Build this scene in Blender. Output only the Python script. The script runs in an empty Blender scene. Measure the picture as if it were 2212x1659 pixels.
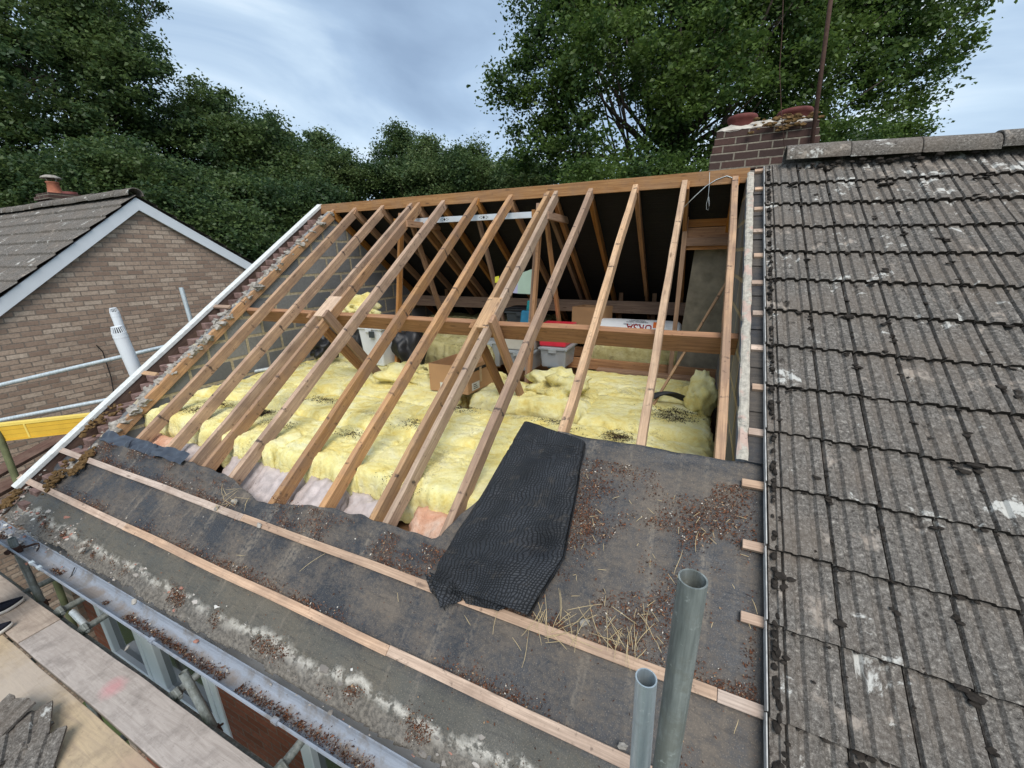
import bpy, bmesh, math, random
import numpy as np
from mathutils import Vector, Matrix, noise
random.seed(7); rng = np.random.default_rng(7)
S = bpy.context.scene
COL = S.collection
R = math.radians

# ------------------------------------------------------------------ camera
CAM = np.array([-0.38857, -4.65058, -0.71534])
FPX = 877.565; CX, CY = 1106.0, 829.5          # focal length and centre in a 2212 px wide frame
YAW, PITCH, ROLL, TH = R(-24.66534), R(17.3091), R(0.90941), R(35.94217)
def cam_axes():
    f = np.array([math.sin(YAW)*math.cos(PITCH), math.cos(YAW)*math.cos(PITCH), -math.sin(PITCH)])
    r = np.array([math.cos(YAW), -math.sin(YAW), 0.0]); d = np.cross(f, r)
    r2 = math.cos(ROLL)*r + math.sin(ROLL)*d; d2 = -math.sin(ROLL)*r + math.cos(ROLL)*d
    return np.array([r2, d2, f])
CM = cam_axes()
cd = bpy.data.cameras.new('camera'); cam = bpy.data.objects.new('camera', cd); COL.objects.link(cam)
mw = Matrix.Identity(4)
for i in range(3):
    mw[i][0] = CM[0][i]; mw[i][1] = -CM[1][i]; mw[i][2] = -CM[2][i]; mw[i][3] = CAM[i]
cam.matrix_world = mw
cd.sensor_width = 36.0; cd.lens = FPX/2212*36.0; cd.clip_start = 0.02; cd.clip_end = 2000
S.camera = cam

# measuring helpers: a line of sight met with a real surface of the place
def ray(x, y): return CM.T @ np.array([(x-CX)/FPX, (y-CY)/FPX, 1.0])
def meet(x, y, n, d):
    r = ray(x, y); n = np.array(n, float); return CAM + r*((d - n@CAM)/(n@r))
NRM = np.array([0, -math.sin(TH), math.cos(TH)]); SLP = np.array([0, math.cos(TH), math.sin(TH)])
def PR(x, y, h=0.0):
    P = meet(x, y, NRM, h); return float(P[0]), float(P@SLP)
def PX(x, y, c): return meet(x, y, (1,0,0), c)
def PY(x, y, c): return meet(x, y, (0,1,0), c)
def PZ(x, y, c): return meet(x, y, (0,0,1), c)
def PD(x, y, d): return CAM + ray(x, y)*d
def rp(u, s, h=0.0): return np.array([u, 0, 0]) + SLP*s + NRM*h      # point on the roof slope

# ------------------------------------------------------------------ object helpers
def mesh_obj(name, verts, faces, mat, parent=None, smooth=False, uv=None, mats=None, midx=None):
    me = bpy.data.meshes.new(name)
    me.from_pydata([tuple(map(float, v)) for v in verts], [], [tuple(map(int, f)) for f in faces])
    if mats:
        for m in mats: me.materials.append(m)
        if midx is not None: me.polygons.foreach_set('material_index', np.array(midx, dtype=np.int32))
    elif mat: me.materials.append(mat)
    if smooth: me.polygons.foreach_set('use_smooth', np.ones(len(me.polygons), dtype=bool))
    if uv is not None:
        l = me.uv_layers.new(name='UVMap')
        li = np.zeros(len(me.loops), dtype=np.int32); me.loops.foreach_get('vertex_index', li)
        l.data.foreach_set('uv', np.asarray(uv, dtype=np.float32)[li].ravel())
    me.update()
    o = bpy.data.objects.new(name, me); COL.objects.link(o)
    if parent: adopt(o, parent)
    return o
def wmat(p):
    m = p.matrix_basis.copy()
    return (wmat(p.parent) @ p.matrix_parent_inverse @ m) if p.parent else m
def adopt(o, p):
    o.parent = p; o.matrix_parent_inverse = wmat(p).inverted()
def tag(o, label=None, cat=None, group=None, kind=None):
    if label: o['label'] = label
    if cat: o['category'] = cat
    if group: o['group'] = group
    if kind: o['kind'] = kind
    return o
def thing(name, label, cat, loc=(0,0,0), group=None):
    o = bpy.data.objects.new(name, None); COL.objects.link(o); o.location = Vector(tuple(map(float, loc)))
    o.empty_display_size = 0.1
    return tag(o, label, cat, group)
class MB:
    def __init__(s): s.v = []; s.f = []; s.m = []
    def add(s, v, f, mi=0):
        b = len(s.v); s.v += [tuple(map(float, p)) for p in v]; s.f += [tuple(i+b for i in q) for q in f]; s.m += [mi]*len(f)
    def box(s, lo, hi, mi=0):
        x0,y0,z0 = lo; x1,y1,z1 = hi
        s.add([(x0,y0,z0),(x1,y0,z0),(x1,y1,z0),(x0,y1,z0),(x0,y0,z1),(x1,y0,z1),(x1,y1,z1),(x0,y1,z1)],
              [(0,3,2,1),(4,5,6,7),(0,1,5,4),(1,2,6,5),(2,3,7,6),(3,0,4,7)], mi)
    def prism(s, a, b, mi=0):          # two matching rings
        n = len(a); s.add(list(a)+list(b), [tuple(range(n-1,-1,-1)), tuple(range(n,2*n))]+[(i,(i+1)%n,n+(i+1)%n,n+i) for i in range(n)], mi)
    def tube(s, p0, p1, r0, r1=None, n=10, mi=0, caps=True):
        p0 = Vector(p0); p1 = Vector(p1); r1 = r0 if r1 is None else r1
        d = (p1-p0).normalized(); a = d.orthogonal().normalized(); b = d.cross(a)
        A = [p0+(a*math.cos(2*math.pi*i/n)+b*math.sin(2*math.pi*i/n))*r0 for i in range(n)]
        B = [p1+(a*math.cos(2*math.pi*i/n)+b*math.sin(2*math.pi*i/n))*r1 for i in range(n)]
        f = [(i,(i+1)%n,n+(i+1)%n,n+i) for i in range(n)]
        if caps: f += [tuple(range(n-1,-1,-1)), tuple(range(n,2*n))]
        s.add(A+B, f, mi)
    def path(s, pts, r, n=8, mi=0):
        pts = [Vector(tuple(map(float,p))) for p in pts]; V = []; F = []
        for k, p in enumerate(pts):
            d = (pts[min(k+1,len(pts)-1)]-pts[max(k-1,0)]).normalized()
            a = d.cross(Vector((0.3,0.2,1))).normalized(); b = d.cross(a)
            rr = r[k] if hasattr(r,'__len__') else r
            V += [p+(a*math.cos(2*math.pi*i/n)+b*math.sin(2*math.pi*i/n))*rr for i in range(n)]
        for k in range(len(pts)-1):
            F += [(k*n+i, k*n+(i+1)%n, (k+1)*n+(i+1)%n, (k+1)*n+i) for i in range(n)]
        F += [tuple(range(n-1,-1,-1)), tuple(range((len(pts)-1)*n, len(pts)*n))]
        s.add(V, F, mi)
    def lathe(s, prof, n=24, c=(0,0,0), mi=0):
        V = []; F = []
        for (r, z) in prof: V += [(c[0]+r*math.cos(2*math.pi*i/n), c[1]+r*math.sin(2*math.pi*i/n), c[2]+z) for i in range(n)]
        for k in range(len(prof)-1):
            F += [(k*n+i, k*n+(i+1)%n, (k+1)*n+(i+1)%n, (k+1)*n+i) for i in range(n)]
        s.add(V, F, mi)
    def obj(s, name, mat, parent=None, smooth=False, mats=None, bevel=0, seg=1):
        o = mesh_obj(name, s.v, s.f, mat, parent, smooth, mats=mats, midx=s.m if mats else None)
        if bevel: bev(o, bevel, seg)
        return o
def bev(o, w, seg=1, ang=40):
    m = o.modifiers.new('bevel', 'BEVEL'); m.width = w; m.segments = seg; m.limit_method = 'ANGLE'; m.angle_limit = R(ang)
    return o
def fbm(x, y, z, o=4): return noise.fractal(Vector((x,y,z)), 1.0, 2.0, o)

def beam(name, p0, p1, w, d, mat, parent=None, up=NRM, nseg=14, jit=0.002, bow=0.0):
    """timber: top face centred on the line p0-p1, w wide, d deep; local X runs along the grain"""
    p0 = Vector(tuple(p0)); p1 = Vector(tuple(p1)); L = (p1-p0).length
    x = (p1-p0).normalized(); z = Vector(tuple(up)); z = (z - x*z.dot(x)).normalized(); y = z.cross(x)
    V = []; F = []; ph = random.random()*50
    for k in range(nseg+1):
        t = k/nseg*L; oy = noise.noise(Vector((t*1.3, ph, 0)))*bow; 
        for (a, b) in ((-w/2,-d),(w/2,-d),(w/2,0),(-w/2,0)):
            V.append((t, a+oy+noise.noise(Vector((t*4,a*60,ph)))*jit, b+noise.noise(Vector((t*4,b*60,ph+9)))*jit))
    for k in range(nseg):
        for i in range(4): F.append((k*4+i, (k+1)*4+i, (k+1)*4+(i+1)%4, k*4+(i+1)%4))
    F += [(0,1,2,3), tuple(nseg*4+i for i in (3,2,1,0))]
    o = mesh_obj(name, V, F, mat)
    M = Matrix.Identity(4)
    for i in range(3): M[i][0] = x[i]; M[i][1] = y[i]; M[i][2] = z[i]; M[i][3] = p0[i]
    o.matrix_world = M; o.matrix_basis = M
    bev(o, min(w,d)*0.06)
    if parent: adopt(o, parent)
    return o

# ------------------------------------------------------------------ materials
class NT:
    def __init__(s, name):
        s.mat = bpy.data.materials.new(name); s.mat.use_nodes = True
        s.t = s.mat.node_tree; s.t.nodes.clear()
        s.out = s.n('ShaderNodeOutputMaterial'); s.b = s.n('ShaderNodeBsdfPrincipled')
        s.l(s.b.outputs[0], s.out.inputs[0])
        s.b.inputs['Specular IOR Level'].default_value = 0.3
    def n(s, t, **k):
        o = s.t.nodes.new(t)
        for a, v in k.items(): setattr(o, a, v)
        return o
    def l(s, a, b): s.t.links.new(a, b)
    def val(s, inp, v):
        if hasattr(v, 'is_output') or hasattr(v, 'links'): s.l(v, inp)
        else:
            if hasattr(v, '__len__') and len(v) == 3 and inp.type == 'RGBA': v = (*v, 1)
            inp.default_value = v
    def co(s, kind='Object', scale=(1,1,1), rnd=False):
        c = s.n('ShaderNodeTexCoord'); o = c.outputs[kind]
        if rnd:
            i = s.n('ShaderNodeObjectInfo'); m = s.n('ShaderNodeVectorMath', operation='SCALE')
            cmb = s.n('ShaderNodeCombineXYZ')
            for k in range(3): s.l(i.outputs['Random'], cmb.inputs[k])
            s.l(cmb.outputs[0], m.inputs[0]); m.inputs['Scale'].default_value = 37.0
            a = s.n('ShaderNodeVectorMath', operation='ADD'); s.l(o, a.inputs[0]); s.l(m.outputs[0], a.inputs[1]); o = a.outputs[0]
        mp = s.n('ShaderNodeMapping'); mp.inputs['Scale'].default_value = scale; s.l(o, mp.inputs[0]); return mp.outputs[0]
    def noise(s, co, sc, det=4, rough=.55, dist=0.0):
        o = s.n('ShaderNodeTexNoise'); s.l(co, o.inputs['Vector']); o.inputs['Scale'].default_value = sc
        o.inputs['Detail'].default_value = det; o.inputs['Roughness'].default_value = rough; o.inputs['Distortion'].default_value = dist
        return o.outputs['Fac']
    def vor(s, co, sc, feature='F1', out='Distance', rand=1.0):
        o = s.n('ShaderNodeTexVoronoi', feature=feature); s.l(co, o.inputs['Vector']); o.inputs['Scale'].default_value = sc
        o.inputs['Randomness'].default_value = rand
        return o.outputs[out]
    def ramp(s, fac, stops, interp='LINEAR'):
        o = s.n('ShaderNodeValToRGB'); o.color_ramp.interpolation = interp; e = o.color_ramp.elements
        while len(e) < len(stops): e.new(0.5)
        for q, (p, c) in zip(e, stops):
            q.position = p; q.color = (c,c,c,1) if not hasattr(c,'__len__') else (*c,1)
        s.l(fac, o.inputs[0]); return o.outputs[0]
    def mix(s, f, a, b, mode='MIX'):
        o = s.n('ShaderNodeMix', data_type='RGBA', blend_type=mode)
        s.val(o.inputs[0], f); s.val(o.inputs[6], a); s.val(o.inputs[7], b); return o.outputs[2]
    def math(s, op, a, b=0.0):
        o = s.n('ShaderNodeMath', operation=op); s.val(o.inputs[0], a); s.val(o.inputs[1], b); return o.outputs[0]
    def bump(s, h, st=.5, dist=.01, nrm=None):
        o = s.n('ShaderNodeBump'); s.l(h, o.inputs['Height']); o.inputs['Strength'].default_value = st; o.inputs['Distance'].default_value = dist
        if nrm is not None: s.l(nrm, o.inputs['Normal'])
        return o.outputs[0]
    def fin(s, col, rough=.7, nrm=None, metal=0.0, spec=None):
        s.val(s.b.inputs['Base Color'], col); s.val(s.b.inputs['Roughness'], rough); s.val(s.b.inputs['Metallic'], metal)
        if spec is not None: s.b.inputs['Specular IOR Level'].default_value = spec
        if nrm is not None: s.l(nrm, s.b.inputs['Normal'])
        return s.mat
    def sep(s, v, k):
        o = s.n('ShaderNodeSeparateXYZ'); s.l(v, o.inputs[0]); return o.outputs[k]

def m_plain(name, col, rough=.5, metal=0, var=.25, sc=8, bump=0.0, spec=.3):
    t = NT(name); c = t.co(rnd=True); n = t.noise(c, sc, 5)
    k = t.mix(t.ramp(n, [(.3,0),(.75,1)]), tuple(x*(1-var) for x in col), tuple(min(1,x*(1+var*.6)) for x in col))
    nr = t.bump(t.noise(c, sc*6, 4), bump, .004) if bump else None
    return t.fin(k, rough, nr, metal, spec)

def m_wood(name, light, dark, weather=0.0, marks=0.0, rough=.75, gs=1.0):
    t = NT(name); c = t.co(rnd=True, scale=(1,1,1)); raw = t.co()
    st = t.n('ShaderNodeMapping'); st.inputs['Scale'].default_value = (1.2*gs, 22*gs, 22*gs); t.l(c, st.inputs[0])
    g = t.noise(st.outputs[0], 2.2, 6, .6, .7)
    st2 = t.n('ShaderNodeMapping'); st2.inputs['Scale'].default_value = (2.5, 90, 90); t.l(c, st2.inputs[0])
    fine = t.noise(st2.outputs[0], 1.5, 3, .6)
    k = t.mix(t.ramp(g, [(.32,0),(.68,1)]), dark, light)
    k = t.mix(t.math('MULTIPLY', t.ramp(fine, [(.42,1),(.55,0)]), .35), k, tuple(x*.5 for x in dark))
    oi = t.n('ShaderNodeObjectInfo')                    # timbers differ a little
    hsv = t.n('ShaderNodeHueSaturation'); t.l(k, hsv.inputs['Color'])
    t.l(t.math('ADD', t.math('MULTIPLY', oi.outputs['Random'], .42), .78), hsv.inputs['Value'])
    t.l(t.math('ADD', t.math('MULTIPLY', t.math('FRACT', t.math('MULTIPLY', oi.outputs['Random'], 7.3)), .5), .7), hsv.inputs['Saturation'])
    k = hsv.outputs[0]
    kn = t.n('ShaderNodeMapping'); kn.inputs['Scale'].default_value = (1.8,7,7); t.l(c, kn.inputs[0])
    k = t.mix(t.math('MULTIPLY', t.ramp(t.vor(kn.outputs[0], 1.6), [(.05,1),(.13,0)]), .75), k, tuple(x*.28 for x in dark))
    if weather:
        w = t.noise(c, 3.5, 6, .65)
        k = t.mix(t.math('MULTIPLY', t.ramp(w, [(.42,0),(.62,1)]), weather), k, (.23,.155,.115))
        k = t.mix(t.math('MULTIPLY', t.ramp(t.noise(c, 26, 4, .7), [(.60,0),(.70,1)]), .75*weather+.2), k, (.045,.032,.026))
    if marks:        # dark stains where the battens lay, every gauge up the rafter
        x = t.math('ADD', t.math('DIVIDE', t.sep(raw,0), .3105), .42)
        fr = t.math('ABSOLUTE', t.math('SUBTRACT', t.math('FRACT', x), .5))
        nn = t.noise(c, 30, 4, .7)
        band = t.ramp(t.math('ADD', fr, t.math('MULTIPLY', t.math('SUBTRACT', nn, .5), .22)), [(.012,1),(.040,0)])
        k = t.mix(t.math('MULTIPLY', band, t.math('MULTIPLY', t.ramp(t.noise(c,9,3), [(.50,0),(.58,1)]), marks)), k, (.028,.024,.028))
    return t.fin(k, rough, t.bump(t.mix(.5, g, fine), .35, .002), spec=.2)

def m_felt(name, base, dust, dustamt, rough=.5, wr=(3,60,60), rnd=False):
    t = NT(name); c = t.co(); n1 = t.noise(c, 2.3, 7, .65); n2 = t.noise(c, 40, 4, .7); n3 = t.noise(c, 170, 2, .6)
    st = t.n('ShaderNodeMapping'); st.inputs['Scale'].default_value = wr; t.l(c, st.inputs[0]); f = t.noise(st.outputs[0], 1.0, 5, .6, .4)
    a = t.math('ADD', n1, t.math('MULTIPLY', t.math('SUBTRACT', n2, .5), .35))
    k = t.mix(t.math('MULTIPLY', t.ramp(a, [(.36,0),(.62,1)]), dustamt), base, dust)
    k = t.mix(t.ramp(f, [(.3,.45),(.6,0)]), k, tuple(x*.35 for x in base))
    k = t.mix(t.math('MULTIPLY', t.ramp(n3, [(.62,0),(.74,1)]), .45), k, tuple(min(1,x*2.0) for x in dust))
    return t.fin(k, t.ramp(a, [(.35,rough),(.6,.85)]), t.bump(t.math('ADD', f, t.math('MULTIPLY', n2, .4)), .6, .008), spec=.35)

def m_brick(name, cols, mortar, plane, sz=(.225,.075), mort=.011, rough=.85, var=1.0, bst=.6):
    """cols: two brick colours; plane 'YZ' or 'XZ': which world axes the bond runs on"""
    t = NT(name); c = t.co(); sx = t.n('ShaderNodeSeparateXYZ'); t.l(c, sx.inputs[0])
    cb = t.n('ShaderNodeCombineXYZ'); t.l(sx.outputs[1 if plane=='YZ' else 0], cb.inputs[0]); t.l(sx.outputs[2], cb.inputs[1])
    wob = t.n('ShaderNodeVectorMath', operation='ADD'); nz = t.n('ShaderNodeTexNoise'); t.l(cb.outputs[0], nz.inputs[0]); nz.inputs['Scale'].default_value = 9
    sc = t.n('ShaderNodeVectorMath', operation='SCALE'); t.l(nz.outputs['Color'], sc.inputs[0]); sc.inputs['Scale'].default_value = .012
    t.l(cb.outputs[0], wob.inputs[0]); t.l(sc.outputs[0], wob.inputs[1])
    b = t.n('ShaderNodeTexBrick'); t.l(wob.outputs[0], b.inputs['Vector'])
    b.inputs['Scale'].default_value = 1; b.inputs['Brick Width'].default_value = sz[0]; b.inputs['Row Height'].default_value = sz[1]
    b.inputs['Mortar Size'].default_value = mort; b.inputs['Mortar Smooth'].default_value = .25; b.inputs['Bias'].default_value = 0
    b.inputs['Color1'].default_value = (0,0,0,1); b.inputs['Color2'].default_value = (1,1,1,1); b.inputs['Mortar'].default_value = (.5,.5,.5,1)
    n = t.noise(c, 34, 5, .65); n2 = t.noise(c, 1.1, 4)
    k = t.ramp(b.outputs['Color'], [(0,cols[0]),(.35,cols[1]),(.7,cols[2]),(1,cols[3])])
    k = t.mix(t.math('MULTIPLY', t.ramp(n, [(.4,0),(.68,1)]), .55*var), k, tuple(x*.55 for x in cols[1]))
    k = t.mix(t.math('MULTIPLY', t.ramp(n2, [(.35,0),(.7,1)]), .35), k, tuple(x*.6 for x in cols[0]))
    k = t.mix(b.outputs['Fac'], k, t.mix(t.ramp(n,[(.4,0),(.6,1)]), mortar, tuple(x*.7 for x in mortar)))
    h = t.math('SUBTRACT', t.math('MULTIPLY', n, .3), b.outputs['Fac'])
    return t.fin(k, rough, t.bump(h, bst, .008), spec=.15)

def m_leaf(name, c0, c1, c2, tr=.35):
    t = NT(name); g = t.n('ShaderNodeNewGeometry'); c = t.co('Object')
    cl = t.noise(c, .55, 3, .5)
    k = t.ramp(g.outputs['Random Per Island'], [(0,c0),(.55,c1),(1,c2)])
    k = t.mix(t.math('MULTIPLY', t.ramp(cl, [(.42,0),(.62,1)]), .6), k, c2)
    k = t.mix(t.math('MULTIPLY', t.ramp(cl, [(.36,1),(.5,0)]), .5), k, c0)
    t.fin(k, .5, spec=.35)
    tl = t.n('ShaderNodeBsdfTranslucent'); t.l(k, tl.inputs[0])
    mx = t.n('ShaderNodeMixShader'); mx.inputs[0].default_value = tr
    t.l(t.b.outputs[0], mx.inputs[1]); t.l(tl.outputs[0], mx.inputs[2]); t.l(mx.outputs[0], t.out.inputs[0])
    return t.mat

def m_tile(name):
    t = NT(name); c = t.co(); n = t.noise(c, 62, 6, .8); n2 = t.noise(c, 14, 5, .65); n3 = t.noise(c, 3.0, 4, .6); n4 = t.noise(c, 260, 2, .6)
    k = t.ramp(n, [(.32,(.028,.025,.023)),(.44,(.088,.079,.070)),(.56,(.165,.150,.134)),(.70,(.40,.37,.325))])
    k = t.mix(t.ramp(n3, [(.42,.0),(.66,.45)]), k, (.155,.125,.10))
    k = t.mix(t.ramp(n4, [(.60,0),(.72,.6)]), k, (.40,.38,.34))
    # pale lichen blotches and pinkish bare patches
    w = t.noise(c, 4.2, 9, .72, .4)
    k = t.mix(t.math('MULTIPLY', t.ramp(w, [(.600,0),(.64,1)]), .8), k, (.56,.55,.51))
    d = t.noise(c, 11.0, 8, .72, .2)
    k = t.mix(t.math('MULTIPLY', t.ramp(d, [(.60,0),(.65,1)]), .85), k, (.035,.030,.026))
    p = t.noise(c, 5.5, 5, .7, .3)
    k = t.mix(t.math('MULTIPLY', t.ramp(p, [(.60,0),(.68,1)]), .6), k, (.40,.34,.285))
    h = t.math('ADD', n, t.math('MULTIPLY', n2, .6))
    return t.fin(k, .92, t.bump(h, .55, .006), spec=.12)

M = {}
M['rafter'] = m_wood('rafter_wood', (.52,.315,.165), (.33,.18,.095), .60, .8)
M['rafter2'] = m_wood('rafter_wood_pale', (.64,.42,.24), (.46,.27,.14), .42, .8)
M['inner'] = m_wood('inner_wood', (.44,.235,.105), (.27,.13,.055), .18)
M['purlin'] = m_wood('purlin_wood', (.42,.205,.085), (.27,.12,.048), .2)
M['batten'] = m_wood('batten_wood', (.62,.46,.345), (.44,.31,.23), .50)
M['board'] = m_wood('board_wood', (.43,.345,.29), (.30,.235,.195), .42, gs=.55)
M['board2'] = m_wood('board_wood_tan', (.50,.36,.20), (.35,.24,.14), .36, gs=.55)
M['boarddark'] = m_wood('old_board_wood', (.17,.095,.07), (.09,.05,.038), .5)
M['felt'] = m_felt('roofing_felt_mat', (.026,.028,.034), (.105,.088,.072), .85)
M['feltroll'] = None
M['blackfelt'] = m_felt('inner_felt_mat', (.010,.010,.011), (.018,.016,.015), .5, .8)
M['tile'] = m_tile('concrete_tile_mat')
M['block'] = m_brick('block_mat', ((.16,.168,.18),(.20,.208,.22),(.24,.246,.255),(.28,.283,.29)), (.46,.40,.29), 'YZ', (.45,.225), .018, var=.7)
M['brickL'] = m_brick('tan_brick_mat', ((.32,.22,.165),(.42,.30,.225),(.52,.385,.29),(.64,.51,.40)), (.29,.235,.19), 'YZ', mort=.009)
M['brickR'] = m_brick('red_brick_mat', ((.20,.065,.036),(.25,.085,.05),(.29,.10,.06),(.22,.075,.045)), (.20,.15,.12), 'XZ', mort=.006)
M['brickC'] = m_brick('chimney_brick_mat', ((.060,.040,.036),(.085,.055,.046),(.11,.060,.05),(.075,.052,.048)), (.24,.21,.165), 'XZ', mort=.008)
M['brickP'] = m_plain('pink_brick_mat', (.215,.135,.115), .9, var=.55, sc=14, bump=.5)
M['mortar'] = m_plain('mortar_mat', (.36,.33,.29), .95, var=.5, sc=22, bump=.6)
M['plaster'] = m_plain('cream_mortar_mat', (.50,.46,.40), .92, var=.3, sc=15, bump=.5)
M['render'] = m_plain('render_mat', (.24,.215,.165), .95, var=.35, sc=9, bump=.5)
M['white'] = m_plain('white_pvc_mat', (.72,.75,.78), .35, var=.06, sc=4)
M['whitewood'] = m_plain('flaking_white_mat', (.66,.67,.65), .7, var=.22, sc=30, bump=.4)
def m_gutter():
    t = NT('gutter_pvc_mat'); c = t.co(); n = t.noise(c, 5, 7, .7); mp = t.n('ShaderNodeMapping'); mp.inputs['Scale'].default_value = (3,30,30); t.l(c, mp.inputs[0]); n2 = t.noise(mp.outputs[0], 1, 6, .7)
    k = t.mix(t.ramp(n2, [(.35,0),(.65,1)]), (.22,.245,.285), (.29,.32,.37)); k = t.mix(t.math('MULTIPLY', t.ramp(n, [(.50,0),(.62,1)]), .7), k, (.16,.135,.11))
    z = t.sep(c, 2); lo = t.ramp(t.math('ADD', t.math('SUBTRACT', z, -2.9), t.math('MULTIPLY', t.math('SUBTRACT', n, .5), .09)), [(.045,1),(.062,0)]); k = t.mix(t.math('MULTIPLY', lo, .75), k, (.17,.125,.085))
    return t.fin(k, .6, None, spec=.3)
M['gutter'] = m_gutter()
def m_tube(name, a, b, st, rough, metal):
    t = NT(name); c = t.co(rnd=True); mp = t.n('ShaderNodeMapping'); mp.inputs['Scale'].default_value = (55,55,4); t.l(c, mp.inputs[0])
    n = t.noise(mp.outputs[0], 1, 6, .65); n2 = t.noise(c, 14, 6, .7); n3 = t.noise(c, 60, 4, .7)
    k = t.mix(t.ramp(n, [(.34,0),(.64,1)]), a, b); k = t.mix(t.math('MULTIPLY', t.ramp(n2, [(.48,0),(.62,1)]), .65), k, st)
    k = t.mix(t.math('MULTIPLY', t.ramp(n3, [(.62,0),(.72,1)]), .5), k, tuple(min(1,x*1.7) for x in b))
    return t.fin(k, t.ramp(n2, [(.4,rough),(.6,min(1,rough+.25))]), t.bump(n3, .2, .003), metal, .35)
M['galvd'] = m_tube('weathered_tube_mat', (.12,.135,.13), (.29,.315,.30), (.15,.155,.13), .5, .25)
M['galv'] = m_tube('galvanised_mat', (.40,.45,.47), (.62,.68,.70), (.42,.44,.44), .35, .4)
M['rust'] = m_plain('rust_mat', (.085,.046,.034), .85, .1, var=.45, sc=30, bump=.4)
M['terra'] = m_plain('terracotta_mat', (.46,.17,.10), .75, var=.3, sc=12)
M['potred'] = m_plain('red_pot_mat', (.145,.04,.034), .7, var=.35, sc=12)
M['card'] = m_plain('cardboard_mat', (.42,.245,.125), .85, var=.12, sc=5)
M['moss'] = m_plain('moss_lap_shade_mat', (.030,.024,.019), .95, var=.5, sc=40, bump=.7)  # real moss, and the painted lap shade on the tile front edges
M['mossy'] = m_plain('golden_moss_mat', (.15,.088,.034), .95, var=.55, sc=40, bump=.8)
M['straw'] = m_plain('straw_mat', (.52,.40,.22), .7, var=.35, sc=20)
M['chip'] = None
M['black'] = m_plain('black_plastic_mat', (.012,.012,.014), .5, var=.3, sc=6, spec=.5)
M['green'] = m_plain('ground_mat', (.06,.085,.03), .95, var=.5, sc=.6, bump=.4)
# ------------------------------------------------------------------ more materials
def m_feltsheet():
    t = NT('eaves_felt_mat'); uvn = t.n('ShaderNodeUVMap'); uv = uvn.outputs[0]
    n1 = t.noise(uv, 2.6, 7, .65); n2 = t.noise(uv, 45, 4, .7); n3 = t.noise(uv, 190, 2, .6)
    mp = t.n('ShaderNodeMapping'); mp.inputs['Scale'].default_value = (7,38,1); t.l(uv, mp.inputs[0]); f = t.noise(mp.outputs[0], 1, 5, .65, .5)
    base = (.033,.035,.040); dust = (.140,.115,.092)
    a = t.math('ADD', n1, t.math('MULTIPLY', t.math('SUBTRACT', n2, .5), .45))
    k = t.mix(t.math('MULTIPLY', t.ramp(a, [(.41,0),(.64,1)]), .9), base, dust)
    s = t.sep(uv, 1)
    # olive weathering below the lower batten
    sn = t.math('DIVIDE', t.math('MULTIPLY', s, -1), 5.0)
    ol = t.ramp(t.math('ADD', sn, t.math('MULTIPLY', t.math('SUBTRACT', n1, .5), .03)), [(.872,0),(.882,1)])
    k = t.mix(t.math('MULTIPLY', ol, .6), k, (.105,.098,.075))
    k = t.mix(t.ramp(f, [(.30,.45),(.48,0)]), k, (.020,.020,.022))
    mv = t.n('ShaderNodeMapping'); mv.inputs['Scale'].default_value = (11,.9,1); t.l(uv, mv.inputs[0]); vs = t.noise(mv.outputs[0], 1, 5, .65)
    k = t.mix(t.math('MULTIPLY', t.ramp(vs, [(.55,0),(.68,1)]), t.ramp(n2, [(.38,0),(.58,.7)])), k, (.20,.17,.135))
    wj = t.math('ADD', sn, t.math('MULTIPLY', t.math('SUBTRACT', t.noise(uv, 3.2, 7, .7), .5), .055))
    cr = t.math('MULTIPLY', t.ramp(wj, [(.905,0),(.908,1),(.912,1),(.917,0)]), t.ramp(t.noise(uv, 13, 5, .7), [(.44,0),(.52,1)]))
    k = t.mix(t.math('MULTIPLY', cr, .85), k, (.52,.49,.43))
    gr = t.ramp(t.math('ADD', sn, t.math('MULTIPLY', t.math('SUBTRACT', n2, .5), .02)), [(.909,0),(.916,1)])
    k = t.mix(t.math('MULTIPLY', gr, .7), k, t.mix(t.ramp(n2,[(.4,0),(.62,1)]), (.075,.064,.054), (.215,.19,.16)))
    k = t.mix(t.math('MULTIPLY', t.ramp(n3, [(.58,0),(.70,1)]), .6), k, (.26,.215,.16))
    return t.fin(k, t.ramp(a, [(.38,.42),(.6,.85)]), t.bump(t.math('ADD', f, t.math('MULTIPLY', n2, .5)), .6, .008), spec=.4)
M['eavesfelt'] = m_feltsheet()

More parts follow.
